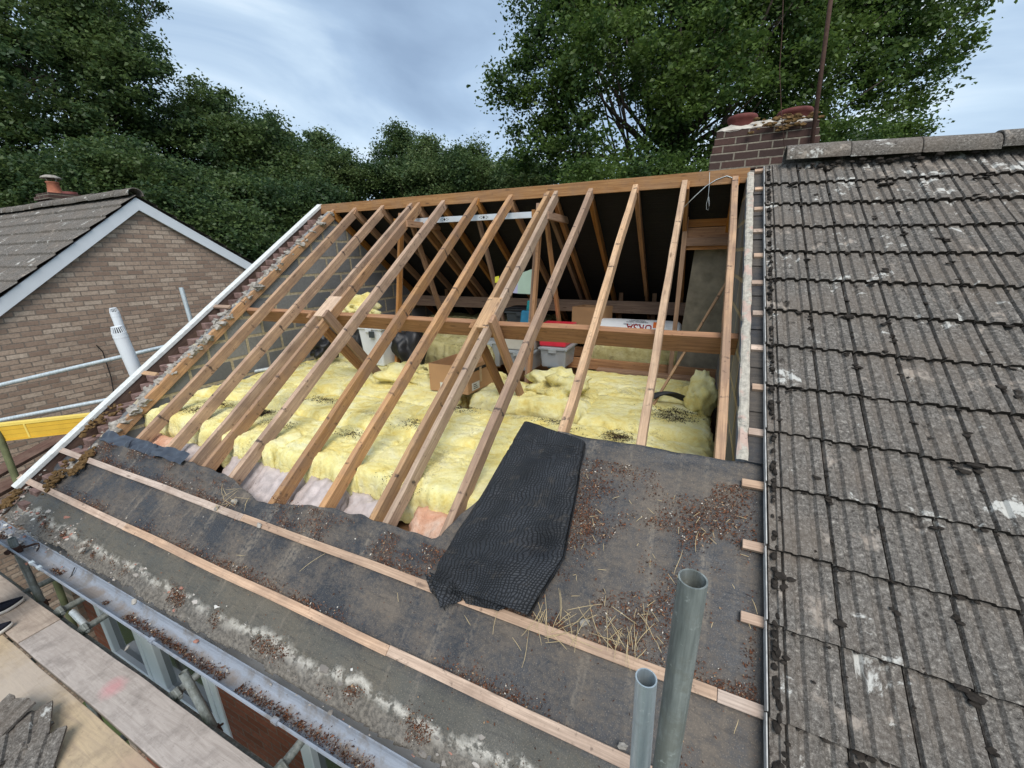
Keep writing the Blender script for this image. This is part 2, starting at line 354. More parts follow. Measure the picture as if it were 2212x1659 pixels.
def m_rollfelt():
    t = NT('woven_felt_mat'); uv = t.n('ShaderNodeUVMap').outputs[0]
    nz = t.n('ShaderNodeTexNoise'); t.l(uv, nz.inputs[0]); nz.inputs['Scale'].default_value = 7; nz.inputs['Detail'].default_value = 3
    sc = t.n('ShaderNodeVectorMath', operation='SCALE'); t.l(nz.outputs['Color'], sc.inputs[0]); sc.inputs['Scale'].default_value = .10
    ad = t.n('ShaderNodeVectorMath', operation='ADD'); t.l(uv, ad.inputs[0]); t.l(sc.outputs[0], ad.inputs[1])
    def band(axis, freq):
        f = t.math('FRACT', t.math('MULTIPLY', t.sep(ad.outputs[0], axis), freq))
        return t.math('ABSOLUTE', t.math('SUBTRACT', f, .5))
    g = t.math('MINIMUM', t.ramp(band(0, 60), [(.03,0),(.22,1)]), t.ramp(band(1, 84), [(.03,.35),(.22,1)]))
    n = t.noise(uv, 5, 5, .6)
    k = t.mix(g, (.006,.006,.007), t.mix(t.ramp(n, [(.35,0),(.68,1)]), (.014,.016,.019), (.038,.042,.050)))
    k = t.mix(t.math('MULTIPLY', t.ramp(t.noise(uv, 9, 6, .7), [(.56,0),(.70,1)]), .6), k, (.085,.072,.058))
    return t.fin(k, t.ramp(n, [(.3,.52),(.7,.72)]), t.bump(t.math('ADD', g, t.math('MULTIPLY', t.noise(uv, 22, 5, .7), .8)), .8, .006), spec=.35)
M['feltroll'] = m_rollfelt()

def m_wool(name, c0, c1, c2, spots=.5):
    t = NT(name); c = t.co(rnd=True); n = t.noise(c, 5, 6, .7, .6); n2 = t.noise(c, 46, 5, .75, .8); n3 = t.noise(c, 2.2, 5, .65); n4 = t.noise(c, 15, 7, .78, 2.4)
    k = t.ramp(n, [(.34,c0),(.5,c1),(.68,c2)])
    k = t.mix(t.ramp(n4, [(.32,.4),(.46,0)]), k, tuple(x*.85 for x in c0))
    k = t.mix(t.ramp(n2, [(.32,.35),(.45,0)]), k, tuple(x*.75 for x in c0))
    d = t.math('ADD', n3, t.math('MULTIPLY', t.math('SUBTRACT', n2, .5), .5))
    k = t.mix(t.math('MULTIPLY', t.ramp(d, [(.60,0),(.69,1)]), spots), k, (.17,.13,.075))
    h = t.math('ADD', t.math('MULTIPLY', n4, 1.5), t.math('MULTIPLY', n2, .8))
    m = t.fin(k, .95, t.bump(h, .75, .020), spec=.05)
    return m
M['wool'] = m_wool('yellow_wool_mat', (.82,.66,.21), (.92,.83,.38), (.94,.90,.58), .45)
M['woolshade'] = m_wool('dusty_shaded_wool_mat', (.36,.31,.13), (.47,.42,.20), (.54,.50,.29), .6)  # dusty wool, with the gloom of the deep loft painted into its colour
M['woolp'] = m_wool('peach_wool_mat', (.66,.32,.20), (.76,.45,.31), (.80,.60,.48), .25)
M['wrap'] = m_plain('pale_wrap_mat', (.50,.43,.41), .45, var=.3, sc=16, bump=.6, spec=.5)

def m_chips(name, cols):
    t = NT(name); g = t.n('ShaderNodeNewGeometry')
    return t.fin(t.ramp(g.outputs['Random Per Island'], cols, 'CONSTANT'), .9, spec=.1)
M['chip'] = m_chips('needle_litter_mat', [(0,(.06,.028,.017)),(.3,(.11,.048,.028)),(.55,(.17,.075,.042)),(.78,(.05,.034,.027)),(.9,(.30,.20,.12)),(.97,(.55,.50,.43))])
M['chipd'] = m_chips('dark_litter_mat', [(0,(.020,.015,.012)),(.4,(.045,.030,.022)),(.75,(.09,.055,.035)),(.95,(.16,.12,.08))])
M['rub'] = m_chips('rubble_mat', [(0,(.30,.27,.24)),(.35,(.20,.18,.16)),(.6,(.44,.40,.36)),(.85,(.34,.17,.13)),(.95,(.62,.60,.56))])

def m_glass():
    t = NT('dark_pane_mat'); return t.fin((.030,.034,.036), .06, spec=.6)
M['pane'] = m_glass()
def m_clear():
    t = NT('clear_plastic_mat'); t.fin((.60,.64,.66), .25, spec=.5); t.b.inputs['Transmission Weight'].default_value = .55; return t.mat
M['clear'] = m_clear()

M['paperw'] = m_plain('dull_white_mat', (.50,.49,.47), .7, var=.35, sc=25)
# ------------------------------------------------------------------ bulk helpers
def bulk(name, V, n, mat, parent=None, quads=True):
    """V: (n*4,3) corner points of n loose quads"""
    me = bpy.data.meshes.new(name); me.vertices.add(len(V)); me.vertices.foreach_set('co', np.asarray(V, np.float32).ravel())
    me.loops.add(n*4); me.loops.foreach_set('vertex_index', np.arange(n*4, dtype=np.int32))
    me.polygons.add(n); me.polygons.foreach_set('loop_start', np.arange(0, n*4, 4, dtype=np.int32))
    me.materials.append(mat); me.update(calc_edges=True); me.validate()
    o = bpy.data.objects.new(name, me); COL.objects.link(o)
    if parent: adopt(o, parent)
    return o
def rand_quads(P, L, W, up=None, upw=0.0):
    n = len(P); a = rng.normal(size=(n,3)); b = rng.normal(size=(n,3))
    if up is not None:            # lie roughly flat on a surface whose normal is up
        up = np.asarray(up); a -= (a@up)[:,None]*up*upw; b -= (b@up)[:,None]*up*upw
    a /= np.linalg.norm(a,axis=1)[:,None]; b -= (b*a).sum(1)[:,None]*a; b /= np.linalg.norm(b,axis=1)[:,None]
    a = a*np.asarray(L)[:,None]*.5; b = b*np.asarray(W)[:,None]*.5
    c = np.cross(a, b); c /= (np.linalg.norm(c,axis=1)[:,None]+1e-9); fold = c*(np.linalg.norm(b,axis=1)[:,None]*.5)
    V = np.empty((n,4,3)); V[:,0] = P-a; V[:,1] = P+b*1.0-a*.1+fold; V[:,2] = P+a; V[:,3] = P-b-a*.1+fold
    return V.reshape(-1,3)
def lump(c, r, seed, sub=2, sq=(1,1,1), rough=.35):
    bm = bmesh.new(); bmesh.ops.create_icosphere(bm, subdivisions=sub, radius=1); V = []
    for v in bm.verts:
        p = v.co*(1+rough*noise.noise(v.co*1.7+Vector((seed*3.1,seed*1.7,0)))); V.append((c[0]+p.x*r*sq[0], c[1]+p.y*r*sq[1], c[2]+p.z*r*sq[2]))
    F = [tuple(w.index for w in f.verts) for f in bm.faces]; bm.free(); return V, F

# ------------------------------------------------------------------ the ground
GZ = -8.0
gm = MB(); gm.add([(-400,-400,GZ),(400,-400,GZ),(400,400,GZ),(-400,400,GZ)], [(0,1,2,3)])
tag(gm.obj('ground', M['green']), kind='structure')

# ------------------------------------------------------------------ the house that is being stripped
house = thing('brick_house', 'brick house whose stripped roof shows rafters, loft and torn black underlay', 'house', (-2.8, 0, GZ))
def part(mb, name, mat, **k): return mb.obj(name, mat, k.pop('parent', house), **k)
def roofz(y): return -abs(y)*math.tan(TH)
RX0, RX1 = -5.30, -0.12          # loft between the gable's inner leaf and the party wall
# inner blockwork of the gable and the party wall
def gable_prism(mb, x0, x1, drop, zb=-2.75, ye=3.7):
    a = [(-ye,zb),(ye,zb),(ye,roofz(ye)-drop),(0,-drop),(-ye,roofz(ye)-drop)]
    mb.prism([(x0,y,z) for y,z in a],[(x1,y,z) for y,z in a])
m = MB(); gable_prism(m, -5.40, RX0, .045); part(m, 'block_wall', M['block'])
m = MB(); gable_prism(m, RX1, .10, .05); part(m, 'party_wall', M['block'])
def m_patchy():
    t = NT('party_wall_top_mat'); c = t.co(); n = t.noise(c, 7, 4, .6); n2 = t.noise(c, 40, 5, .7)
    k = t.mix(t.ramp(n2, [(.36,0),(.66,1)]), (.30,.275,.235), (.50,.46,.39)); k = t.mix(t.math('MULTIPLY', t.ramp(n, [(.52,0),(.58,1)]), .8), k, (.47,.33,.275)); k = t.mix(t.ramp(t.noise(c, 13, 5, .7), [(.60,0),(.66,.8)]), k, (.12,.115,.11))
    return t.fin(k, .92, t.bump(n2, .6, .006), spec=.1)
# crumbled cream mortar along the top of the party wall
V = []; F = []; ns = 150; nx = 5
for i in range(ns+1):
    s = -2.98 + i/ns*2.95
    for j in range(nx+1):
        x = -.120+.052*j/nx; e = (.004 if j in (0,nx) else .016)
        V.append(rp(x+noise.noise(Vector((s*9,j,3)))*.006*(j in (0,nx)), s, e*(.4+.9*abs(noise.noise(Vector((x*20,s*9,1)))))-.006*(noise.noise(Vector((s*14,2,0)))>.35)))
for i in range(ns):
    for j in range(nx): F.append((i*(nx+1)+j, i*(nx+1)+j+1, (i+1)*(nx+1)+j+1, (i+1)*(nx+1)+j))
mesh_obj('mortar_bed', V, F, m_patchy(), house)
# outer brick leaf, stepped up the slope
m = MB(); zc = -2.75
gm2 = MB(); gable_prism(gm2, -5.60, -5.43, .16, GZ, 3.6); part(gm2, 'gable_wall', M['brickL'])
bs = MB(); i = 0; z = -2.66
while z < -.12:
    y = -(-z)/math.tan(TH); 
    for sgn in (1,):
        j = random.uniform(-.02,.03); w = random.uniform(.095,.125)
        bs.box((-5.535+random.uniform(0,.03), y+.004+j, z-.056), (-5.535+.085+w*.55, y+.25+j, z+.012))
    z += .075
o = part(bs, 'stepped_brick', M['brickP']); bev(o, .006)
# mortar and rubble on the gable top
rb = MB()
for k in range(170):
    s = -4.2+4.15*(k+random.random())/170; x = random.uniform(-5.41,-5.28)
    r = random.uniform(.014,.048); V, F = lump(rp(x, s, -.060+r*.3), r, k, 2, (1.1,1.25,.75), .9); rb.add(V,F)
tag(part(rb, 'loose_mortar', M['mortar']), kind='stuff')
# front wall, floor of the loft, front windows
fw = MB(); yw = -3.56
W1 = (-5.12,-3.34,-4.3,-3.28); W2 = (-2.46,-.9,-4.3,-3.28)
for x0,x1,z0,z1 in ((-5.6,W1[0],GZ,-2.95),(W1[1],W2[0],GZ,-2.95),(W2[1],2.6,GZ,-2.95),(W1[0],W1[1],GZ,W1[2]),(W1[0],W1[1],W1[3],-2.95),(W2[0],W2[1],GZ,W2[2]),(W2[0],W2[1],W2[3],-2.95)):
    fw.box((x0,yw,z0),(x1,yw+.24,z1))
part(fw, 'front_wall', M['brickR'])
bw = MB(); bw.box((-5.6,3.35,GZ),(.1,3.6,-2.8)); part(bw, 'rear_wall', M['brickR'])
fl = MB(); fl.box((-5.3,-3.1,-2.60),(-.12,3.1,-2.54)); part(fl, 'loft_floor', M['inner'])
for wi, (x0,x1,z0,z1) in enumerate((W1,W2)):
    win = MB(); f = .075
    ym = yw-.015
    for a in ((x0,x0+f),( x1-f,x1)): win.box((a[0],ym,z0),(a[1],ym+.09,z1))
    win.box((x0+f,ym,z0),(x1-f,ym+.09,z0+f)); win.box((x0+f,ym,z1-f),(x1-f,ym+.09,z1))
    xm = x0+(x1-x0)*.47; win.box((xm-.085,ym-.004,z0+f),(xm+.085,ym+.09,z1-f))
    w = part(win, 'window', M['white']); bev(w, .006)
    sm = MB()
    for a,b in ((x0+f,xm-.085),(xm+.085,x1-f)):          # opening sashes
        for q in ((a,a+.055,z0+f,z1-f),(b-.055,b,z0+f,z1-f)): sm.box((q[0],ym-.012,q[2]),(q[1],ym+.05,q[3]))
        sm.box((a+.055,ym-.012,z0+f),(b-.055,ym+.05,z0+f+.055)); sm.box((a+.055,ym-.012,z1-f-.055),(b-.055,ym+.05,z1-f))
    bev(sm.obj('sash', M['white'], w), .005)
    pm = MB(); pm.box((x0+f+.05,ym+.03,z0+f+.05),(x1-f-.05,ym+.04,z1-f-.05)); pm.obj('pane', M['pane'], w)
    cm = MB(); cm.box((x0+f,ym+.1,z0+.3),(x1-f,ym+.12,z1)); cm.obj('blind', M['card'] if wi==0 else M['white'], w)
    sl = MB(); sl.prism([(x0-.06,yw-.14,z0-.045),(x0-.06,yw+.02,z0-.045),(x0-.06,yw+.02,z0-.002),(x0-.06,yw-.14,z0-.02)],[(x1+.06,yw-.14,z0-.045),(x1+.06,yw+.02,z0-.045),(x1+.06,yw+.02,z0-.002),(x1+.06,yw-.14,z0-.02)])
    bev(sl.obj('sill', M['white'], w), .004)
# fascia, soffit
m = MB(); m.box((-5.62,-3.745,-3.0),(.03,-3.725,-2.87)); part(m, 'fascia', M['white'])
m = MB(); m.box((-5.62,-3.72,-3.0),(.03,-3.562,-2.985)); part(m, 'soffit', M['white'])
# gutter: a half round with rolled lips, brackets on the front lip, union clips
GYF, GYB, GZT = -3.885, -3.765, -2.795
M['ridge'] = m_wood('ridge_wood', (.38,.235,.135), (.24,.135,.075), .35)
def gutter_profile():
    c = (GYF+GYB)/2; r = (GYB-GYF)/2; pts = []
    for k in range(13):
        a = math.pi*k/12; pts.append((c-r*math.cos(a), GZT-math.sin(a)*r*.92))
    return [(GYF-.008,GZT-.006),(GYF-.006,GZT+.006),(GYF+.002,GZT+.006)]+pts[1:-1]+[(GYB,GZT+.004),(GYB+.006,GZT+.004)]
def sweep_x(prof, xs, th=.0025):
    out = [(y,z) for y,z in prof]; inn = []
    for k,(y,z) in enumerate(out):
        a = np.array(out[max(k-1,0)]); b = np.array(out[min(k+1,len(out)-1)]); d = b-a; nn = np.array([d[1],-d[0]]); nn = nn/(np.linalg.norm(nn)+1e-9); inn.append((y+nn[0]*th, z+nn[1]*th))
    ring = out+inn[::-1]; n = len(ring); V = []; F = []
    for x in xs: V += [(x,y,z) for y,z in ring]
    for k in range(len(xs)-1): F += [(k*n+i,k*n+(i+1)%n,(k+1)*n+(i+1)%n,(k+1)*n+i) for i in range(n)]
    return V, F
V,F = sweep_x(gutter_profile(), [-5.82,-4.4,-2.4,-.4,.8]); gut = mesh_obj('gutter', V, F, M['gutter'], house, smooth=False)
for x in (-4.62,-4.50,-3.05,-2.0,-1.05,-.2):
    V,F = sweep_x([(y*1.0-(.004 if y<-3.82 else -.004), z-.004) for y,z in gutter_profile()], [x-.018,x+.018], .004)
    b = MB(); b.add(V,F); b.box((x-.018,GYF-.014,GZT-.004),(x+.018,GYF+.01,GZT+.013)); b.obj('gutter_bracket', M['galv'] if x in (-4.5,-4.62) else M['gutter'], gut)
b = MB(); pts = [(-4.28, GYB-.012, GZT-.005),(-4.27,GYB-.05,GZT-.055),(-4.265,GYF+.05,GZT-.06)]; b.path(pts,.004,6); b.obj('union_seal', M['black'], gut)

# ------------------------------------------------------------------ roof timbers
RAFT = [((727,445),(237,936)),((775,440),(293,950)),((832,437),(350,978)),((893,432),(398,1005)),((906,435),(430,1018)),((958,432),(490,1040)),((1033,422),(582,1090)),((1106,415),(690,1102)),((1187,407),(800,1125)),((1205,405),(830,1133)),((1280,400),(975,1112)),((1375,390),(1215,925)),((1481,377),(1384,953)),((1590,368),(1556,980))]
raft_x = []; HR = -.030
for k,(a,b) in enumerate(RAFT):
    xa, sa = PR(*a, HR); xb, sb = PR(*b, HR)
    if k == 3: xb = xb+.025
    t = (-4.45-sa)/(sb-sa); x2 = xa+(xb-xa)*t
    raft_x.append((xa+x2)/2)
    dbl = k in (3,4,8,9)
    beam('rafter', rp(x2, -4.45, HR), rp(xa, sa+.005, HR), .050 if not dbl else .042, .098, M['rafter2'] if k in (8,9,11,12) else M['rafter'], house, NRM, 26, .003, .006)
# ridge board
beam('ridge_board', (-5.56,.032,.056), (-.10,.032,.036), .028, .125, M['ridge'], house, (0,0,1), 30, .002, .01)
# blocks and packers of the doubled rafters at the purlin
def doubler(k0, k1, s0, s1):
    x = (raft_x[k0]+raft_x[k1])/2; w = abs(raft_x[k1]-raft_x[k0])+.03
    beam('packer', rp(x, s0, HR+.004), rp(x, s1, HR+.004), w, .06, M['rafter2'], house, NRM, 6)
doubler(8,9,-2.12,-1.75); doubler(3,4,-2.10,-1.80)
# purlins
SP = PR(1018,698,HR-.098)[1]+.026
beam('purlin', rp(RX0, SP, HR-.098), rp(RX1, SP, HR-.098), .052, .172, M['purlin'], house, NRM, 40, .003, .01)
def rb_(x, s, h=0.0):      # a point on the rear slope
    p = rp(x, s, h); return np.array([p[0], -p[1], p[2]])
NB = np.array([0, math.sin(TH), math.cos(TH)])
beam('purlin', rb_(RX0, -2.08, -.17), rb_(RX1, -2.08, -.17), .05, .18, M['inner'], house, (0,.25,1), 30)
for k,x in enumerate(raft_x):
    beam('rafter', rb_(x, -4.3, -.02), rb_(x, -.03, -.02), .045, .098, M['inner'], house, NB, 10)
# trusses: hanger, strut, collar, ties to the rear
def board(name, a, b, w, d, up=(1,0,0), mat='inner'): return beam(name, a, b, w, d, M[mat], house, up, 10)
for X0, xs in ((-2.095, 1),(-3.985, 1)):
    zt = -2.1
    hang = ((X0, -.10,-.16),(X0,-.50,-2.25))
    board('hanger', hang[1], hang[0], .085, .038)
    board('hanger', (X0+.045,-.56,-2.25), (X0+.045,-.17,-.2), .07, .035)
    board('tie', (X0+.01,.95,-2.25), (X0+.01,.06,-.2), .08, .036)
xr = raft_x[9]+.04; xl = raft_x[8]-.045
for (X0, a, b) in ((xr,(-1.64,-1.22),(-1.09,-2.02)),(xl,(-1.64,-1.27),(-1.09,-2.04)),(raft_x[4]+.042,(-1.70,-1.24),(-1.03,-2.08)),(raft_x[3]-.042,(-1.68,-1.26),(-.98,-2.10))):
    d = (b[0]-a[0], b[1]-a[1]); L = math.hypot(*d); e = (a[0]-d[0]/L*.03, a[1]-d[1]/L*.03); g = (b[0]+d[0]/L*.25, b[1]+d[1]/L*.25)
    board('strut', (X0-.018,g[0],g[1]), (X0-.018,e[0],e[1]), .098, .036, (-1,0,0))
for X0 in (raft_x[9]+.045, raft_x[4]+.045):
    board('collar', (X0,-.30,-.30), (X0,.42,-.30), .075, .036)
for X0 in (raft_x[8]-.05, raft_x[3]-.05):
    board('collar', (X0,-.20,-.26), (X0,.40,-.26), .075, .036)
# extra posts under the rear purlin
for x in (-3.55,-3.32,-1.72,-1.48,-1.0,-4.6): board('post', (x,1.72,-2.4), (x,1.72,-1.2), .06, .04, (0,-1,0))
for x in (-3.0,): board('tie', (x,1.15,-2.3), (x+.02,.10,-.22), .07, .036)
# rear roof covering: underlay seen from the loft and tiles over it
m = MB(); a = [rb_(-5.62,-4.75,.0), rb_(.1,-4.75,.0), rb_(.1,-.06,.0), rb_(-5.62,-.06,.0)]; b = [rb_(-5.62,-4.75,.02), rb_(.1,-4.75,.02), rb_(.1,-.06,.02), rb_(-5.62,-.06,.02)]
m.prism([tuple(p) for p in a],[tuple(p) for p in b]); part(m, 'rear_underlay', M['blackfelt'])
m = MB(); a = [rb_(-5.7,-4.9,.024), rb_(.1,-4.9,.024), rb_(.1,-.05,.024), rb_(-5.7,-.05,.024)]; b = [p+np.array([0,.02,.03]) for p in a]
m.prism([tuple(p) for p in a],[tuple(p) for p in b]); part(m, 'rear_tiles', M['tile'])
# chimney breast in the loft, planks above it
V = []; brx = [(-.60,-2.5),(-.50,-.58),(-.115,-.58),(-.115,-2.5)]
m = MB(); m.prism([(x,.62,z) for x,z in brx],[(x,1.15,z) for x,z in brx]); part(m, 'chimney_breast', M['render'])
for k in range(4):
    z = -.20-.118*k; beam('plank', (-.64,.50,z), (-.13,.50,z), .025, .112, M['purlin'], house, (0,0,1), 6)
beam('plank', (-.60,.47,-.54), (-.13,.47,-.545), .03, .085, M['purlin'], house, (0,0,1), 6)
board('post', (-.62,.45,-2.3), (-.62,.45,-.12), .05, .05, (0,-1,0))
# timbers lying across the ceiling joists
for y,z in ((.62,-2.03),(1.25,-2.02)): beam('binder', (RX0,y,z), (RX1,y,z), .05, .14, M['inner'], house, (0,0,1), 20)
beam('binder', (-1.5,.42,-2.10), (RX1,.42,-2.10), .14, .04, M['inner'], house, (0,0,1), 12)

# ------------------------------------------------------------------ underlay, battens
XA, XB = -5.60, 0.02; nu, nv = 330, 96
def felt_top(x):
    if x < -1.62: return -3.80 + .03*noise.noise(Vector((x*1.7,2,0))) + .015*noise.noise(Vector((x*9,5,0))) - .10*math.exp(-((x+2.95)/.35)**2)
    if x < -1.12: return -3.80 + (x+1.62)/.5*.80
    return -2.985 + .012*noise.noise(Vector((x*8,1,0)))
V = []; UV = []; F = []
for i in range(nu+1):
    x = XA+(XB-XA)*i/nu; st = felt_top(x)
    near = min(abs(x-r) for r in raft_x)
    for j in range(nv+1):
        v = j/nv; s = -4.80+(st+4.80)*v
        h = -.024-.018*min(1,near/.22)**1.5*(0.6+.4*noise.noise(Vector((x*2,s*2,4))))
        wr = noise.noise(Vector((x*1.6, s*22+noise.noise(Vector((x*2,s*3,0)))*2, 8)))*.010+noise.noise(Vector((x*4, s*60, 3)))*.004+noise.noise(Vector((x*3,s*5,30)))*.006
        top = math.exp(-(st-s)/.16); h += wr*(.4+1.5*top)+.006+.012*top*(.5+noise.noise(Vector((x*3.2,s*4,1))))
        h += abs(noise.noise(Vector((x*2.2+s*3,s*12,6))))*.012*top
        if s < -4.52: h += (s+4.52)*.12+noise.noise(Vector((x*3,s*5,7)))*.012+noise.noise(Vector((x*11,s*16,7)))*.006
        xo = x
        if x < -5.3: h += noise.noise(Vector((x*6,s*5,2)))*.02; 
        V.append(rp(xo, s, h)); UV.append((x, s))
for i in range(nu):
    for j in range(nv):
        x = XA+(XB-XA)*(i+.5)/nu; s = UV[i*(nv+1)+j][1]
        if x < -5.33 and s > -4.02+.12*noise.noise(Vector((x*5,s*4,0))): continue
        if x < -5.40 and s > -4.33+.1*noise.noise(Vector((x*5,s*4,0))) and noise.noise(Vector((x*7,s*6,1)))>.1: continue
        if s < -4.66+.03*noise.noise(Vector((x*2.3,1,1)))+.02*noise.noise(Vector((x*11,1,1))): continue
        F.append((i*(nv+1)+j,(i+1)*(nv+1)+j,(i+1)*(nv+1)+j+1,i*(nv+1)+j+1))
felt = mesh_obj('roofing_felt', V, F, M['eavesfelt'], house, True, UV)
so = felt.modifiers.new('thick','SOLIDIFY'); so.thickness = .002
# strip of felt left against the tiled half, laid in lapped lengths
for k in range(9):
    s1 = -.02-k*.325; s0 = s1-.36; V = []; UV = []; F = []
    for i in range(9):
        for j in range(13):
            x = -.068+.10*i/8; s = s0+(s1-s0)*j/12
            V.append(rp(x+(noise.noise(Vector((s*14,k,1)))*.005 if i==0 else 0), s, -.006-.010*(j/12)+noise.noise(Vector((x*8,s*18,k)))*.004)); UV.append((x*2+k, s*2-1.0+k*.37))
    for i in range(8):
        for j in range(12): F.append((i*13+j,(i+1)*13+j,(i+1)*13+j+1,i*13+j+1))
    mesh_obj('underlay_strip', V, F, M['felt'], house, True, UV)
# torn polythene along the cut edge at the left
V = []; F = []; pa = MB()
for (xa, xb) in ((-5.28,-4.80),(-4.82,-4.46),(-4.50,-4.0)):
    n = 22; VV = []; FF = []
    for i in range(n+1):
        x = xa+(xb-xa)*i/n
        for j in range(7):
            s = felt_top(x)-.045+.017*j+.03*noise.noise(Vector((x*3,4,0))); VV.append(rp(x, s, -.006+.05*abs(noise.noise(Vector((x*9,s*16,xa))))+.008*noise.noise(Vector((x*14,s*20,1)))))
    for i in range(n):
        for j in range(6): FF.append((i*7+j,(i+1)*7+j,(i+1)*7+j+1,i*7+j+1))
    pa.add(VV,FF)
part(pa, 'torn_membrane', m_plain('torn_membrane_mat', (.035,.042,.058), .32, var=.2, sc=5, spec=.6), smooth=True)
# two long battens and the sawn stubs
for (a,b) in (((118,966),(1652,1540)),((40,1029),(1357,1650))):
    xa, sa = PR(*a, .003); xb, sb = PR(*b, .003)
    s_ = (sa+sb)/2
    xa2 = xa; cuts = [xa2, -3.05 if a[0]==118 else -4.05, -.155 if a[0]==118 else -1.6, .005]
    for c0, c1 in zip(cuts[:-1], cuts[1:]):
        f = lambda x: sa+(sb-sa)*(x-xa)/(xb-xa)
        beam('batten', rp(c0, f(c0), .003), rp(c1-.002, f(c1), .003), .046, .024, M['batten'], house, NRM, 24, .0015, .006)
for k in range(13):
    s = -.3105*k-.004; x0 = -.062+random.uniform(-.008,.008)
    if k == 10: x0 = -.093
    if k in (11,12): x0 = -.083
    beam('batten', rp(x0, s, .010), rp(.03, s, .010), .042, .024, M['batten'], house, NRM, 4, .001)
# short batten ends on the gable
for (px,py) in ((322,808),(480,663)):
    x, s = PR(px,py); beam('batten', rp(x-.14, s, .012), rp(x+.12, s+.01, .004), .045, .024, M['rafter2'] if px<400 else M['rafter'], house, NRM, 4)
# bargeboard with a flaking white capping
xa, sa = PR(690,441,.03); xb, sb = PR(27,1052,.03)
beam('verge_capping', rp(xb,sb,.03), rp(xa,sa,.03), .092, .035, M['whitewood'], house, NRM, 30, .002)
beam('bargeboard', rp(xb+.022,sb,-.006), rp(xa+.022,sa,-.006), .030, .19, M['boarddark'], house, NRM, 20, .002)
beam('bargeboard', rb_(xa+.005,-4.8,-.001), rb_(xa+.005,-.02,-.001), .030, .19, M['whitewood'], house, NB, 10, .002)

# ------------------------------------------------------------------ chimney
chim = MB(); cx0,cx1,cy0,cy1 = -.445,.50,.66,1.12; ctop = .515
for z0,z1,e in ((-1.0,.12,-.02),(.12,.30,.012),(.30,.375,.0),(.375,.445,-.012),(.445,ctop,-.024)):
    chim.box((cx0-e,cy0-e,z0),(cx1+e,cy1+e,z1-.0005))
chimney = part(chim, 'chimney', M['brickC']); bev(chimney, .006)
n = 34; nyy = 16; V = []; F = []
for i in range(n+1):
    for j in range(nyy+1):
        a = i/n; b = j/nyy; e = min(a,1-a,b*.55,(1-b)*.55); x = cx0+.02+(cx1-cx0-.04)*a; y = cy0+.02+(cy1-cy0-.04)*b
        h = ctop-.012+min(1,e/.14)*.085+noise.noise(Vector((x*9,y*9,0)))*.016+noise.noise(Vector((x*28,y*28,0)))*.006; V.append((x,y,h))
for i in range(n):
    for j in range(nyy): F.append((i*(nyy+1)+j,(i+1)*(nyy+1)+j,(i+1)*(nyy+1)+j+1,i*(nyy+1)+j+1))
mesh_obj('mortar_cap', V, F, M['plaster'], chimney)
for c, r, zz in (((-.19,.86),.14,ctop+.02),((.285,.90),.155,ctop+.02)):
    p = MB(); p.lathe([(r*.86,0),(r*.88,.07),(r*.98,.085),(r*1.03,.10),(r*1.03,.118),(r*.97,.13),(r*.84,.13),(r*.80,.11),(r*.78,0)], 28, (c[0],c[1],zz)); p.obj('chimney_pot', M['potred'], chimney, True)
mo = MB()
for k in range(75):
    x = random.gauss(.16,.15); x = max(cx0+.32,min(cx1-.03,x)); f = random.random()
    y = cy0-.02-.015*random.random() if f<.6 else cy0+random.random()*.3; z = (ctop+.04-abs(random.gauss(0,.06)) if f<.6 else ctop+.07)
    V,F = lump((x,y,z), random.uniform(.010,.026), k, 1, (1.4,.8,.7), .8); mo.add(V,F)
tag(mo.obj('moss_growth', M['mossy'], chimney), kind='stuff')

# ------------------------------------------------------------------ the tiled half next door
nh = thing('tiled_house', 'adjoining house under weathered grey concrete interlocking tiles with lichen', 'house', (2.0, 0, GZ))
prof = [(0,-.017),(.015,-.017),(.05,.000),(.18,.001),(.24,-.014),(.31,-.014),(.37,.000),(.59,.001),(.65,-.014),(.72,-.014),(.78,.0),(.95,.0),(.98,-.017),(1.0,-.017)]
TW, G = .190, .3105; V = []; F = []; MI = []
SAG = .030                  # the tiled half dips slightly away from the party wall
def rpt(u, s, h): return rp(u, s, h)+np.array([0,0,-SAG*u])
def tile(x0, w, k, pf):
    s0 = -G*(k+1)-.012+random.uniform(-.005,.005); s1 = s0+G+.045; dh = random.uniform(-.003,.004); tw = random.uniform(-.004,.004); b = len(V); n = len(pf)
    dx = random.uniform(-.0015,.0015)
    for (s,hb) in ((s0,.056),(s0+.012,.058),(s0+G*.5,.044),(s1,.030)):
        for (t,hh) in pf: V.append(rpt(x0+dx+t*w+(.002 if t==0 else -.002 if t==1 else 0), s+(t-.5)*tw, hb+hh+dh))
    for (t,hh) in pf: V.append(rpt(x0+dx+t*w, s0+(t-.5)*tw+.002, .056+hh+dh-.032+noise.noise(Vector((x0*9+t*3,k*3.3,0)))*.006))
    for r in range(3):
        for i in range(n-1): F.append((b+r*n+i,b+r*n+i+1,b+(r+1)*n+i+1,b+(r+1)*n+i))
    while len(MI) < len(F): MI.append(0)
    for i in range(n-1): F.append((b+4*n+i,b+4*n+i+1,b+i+1,b+i)); MI.append(1)  # front edge painted near black: moss in the lap plus its shadow line
    for i in (0,n-1): F.append((b+4*n+i,b+i,b+n+i,b+2*n+i)); F.append((b+2*n+i, b+3*n+i, b+4*n+i))
for k in range(17):
    tile(.012, .052, k, [(0,-.004),(.3,-.010),(.6,-.010),(.7,.0),(1,.0)])
    for c in range(16): tile(.064+c*TW, TW, k, prof)
while len(MI) < len(F): MI.append(0)
mesh_obj('tiled_roof', V, F, M['tile'], nh, mats=[M['tile'],M['moss']], midx=MI)
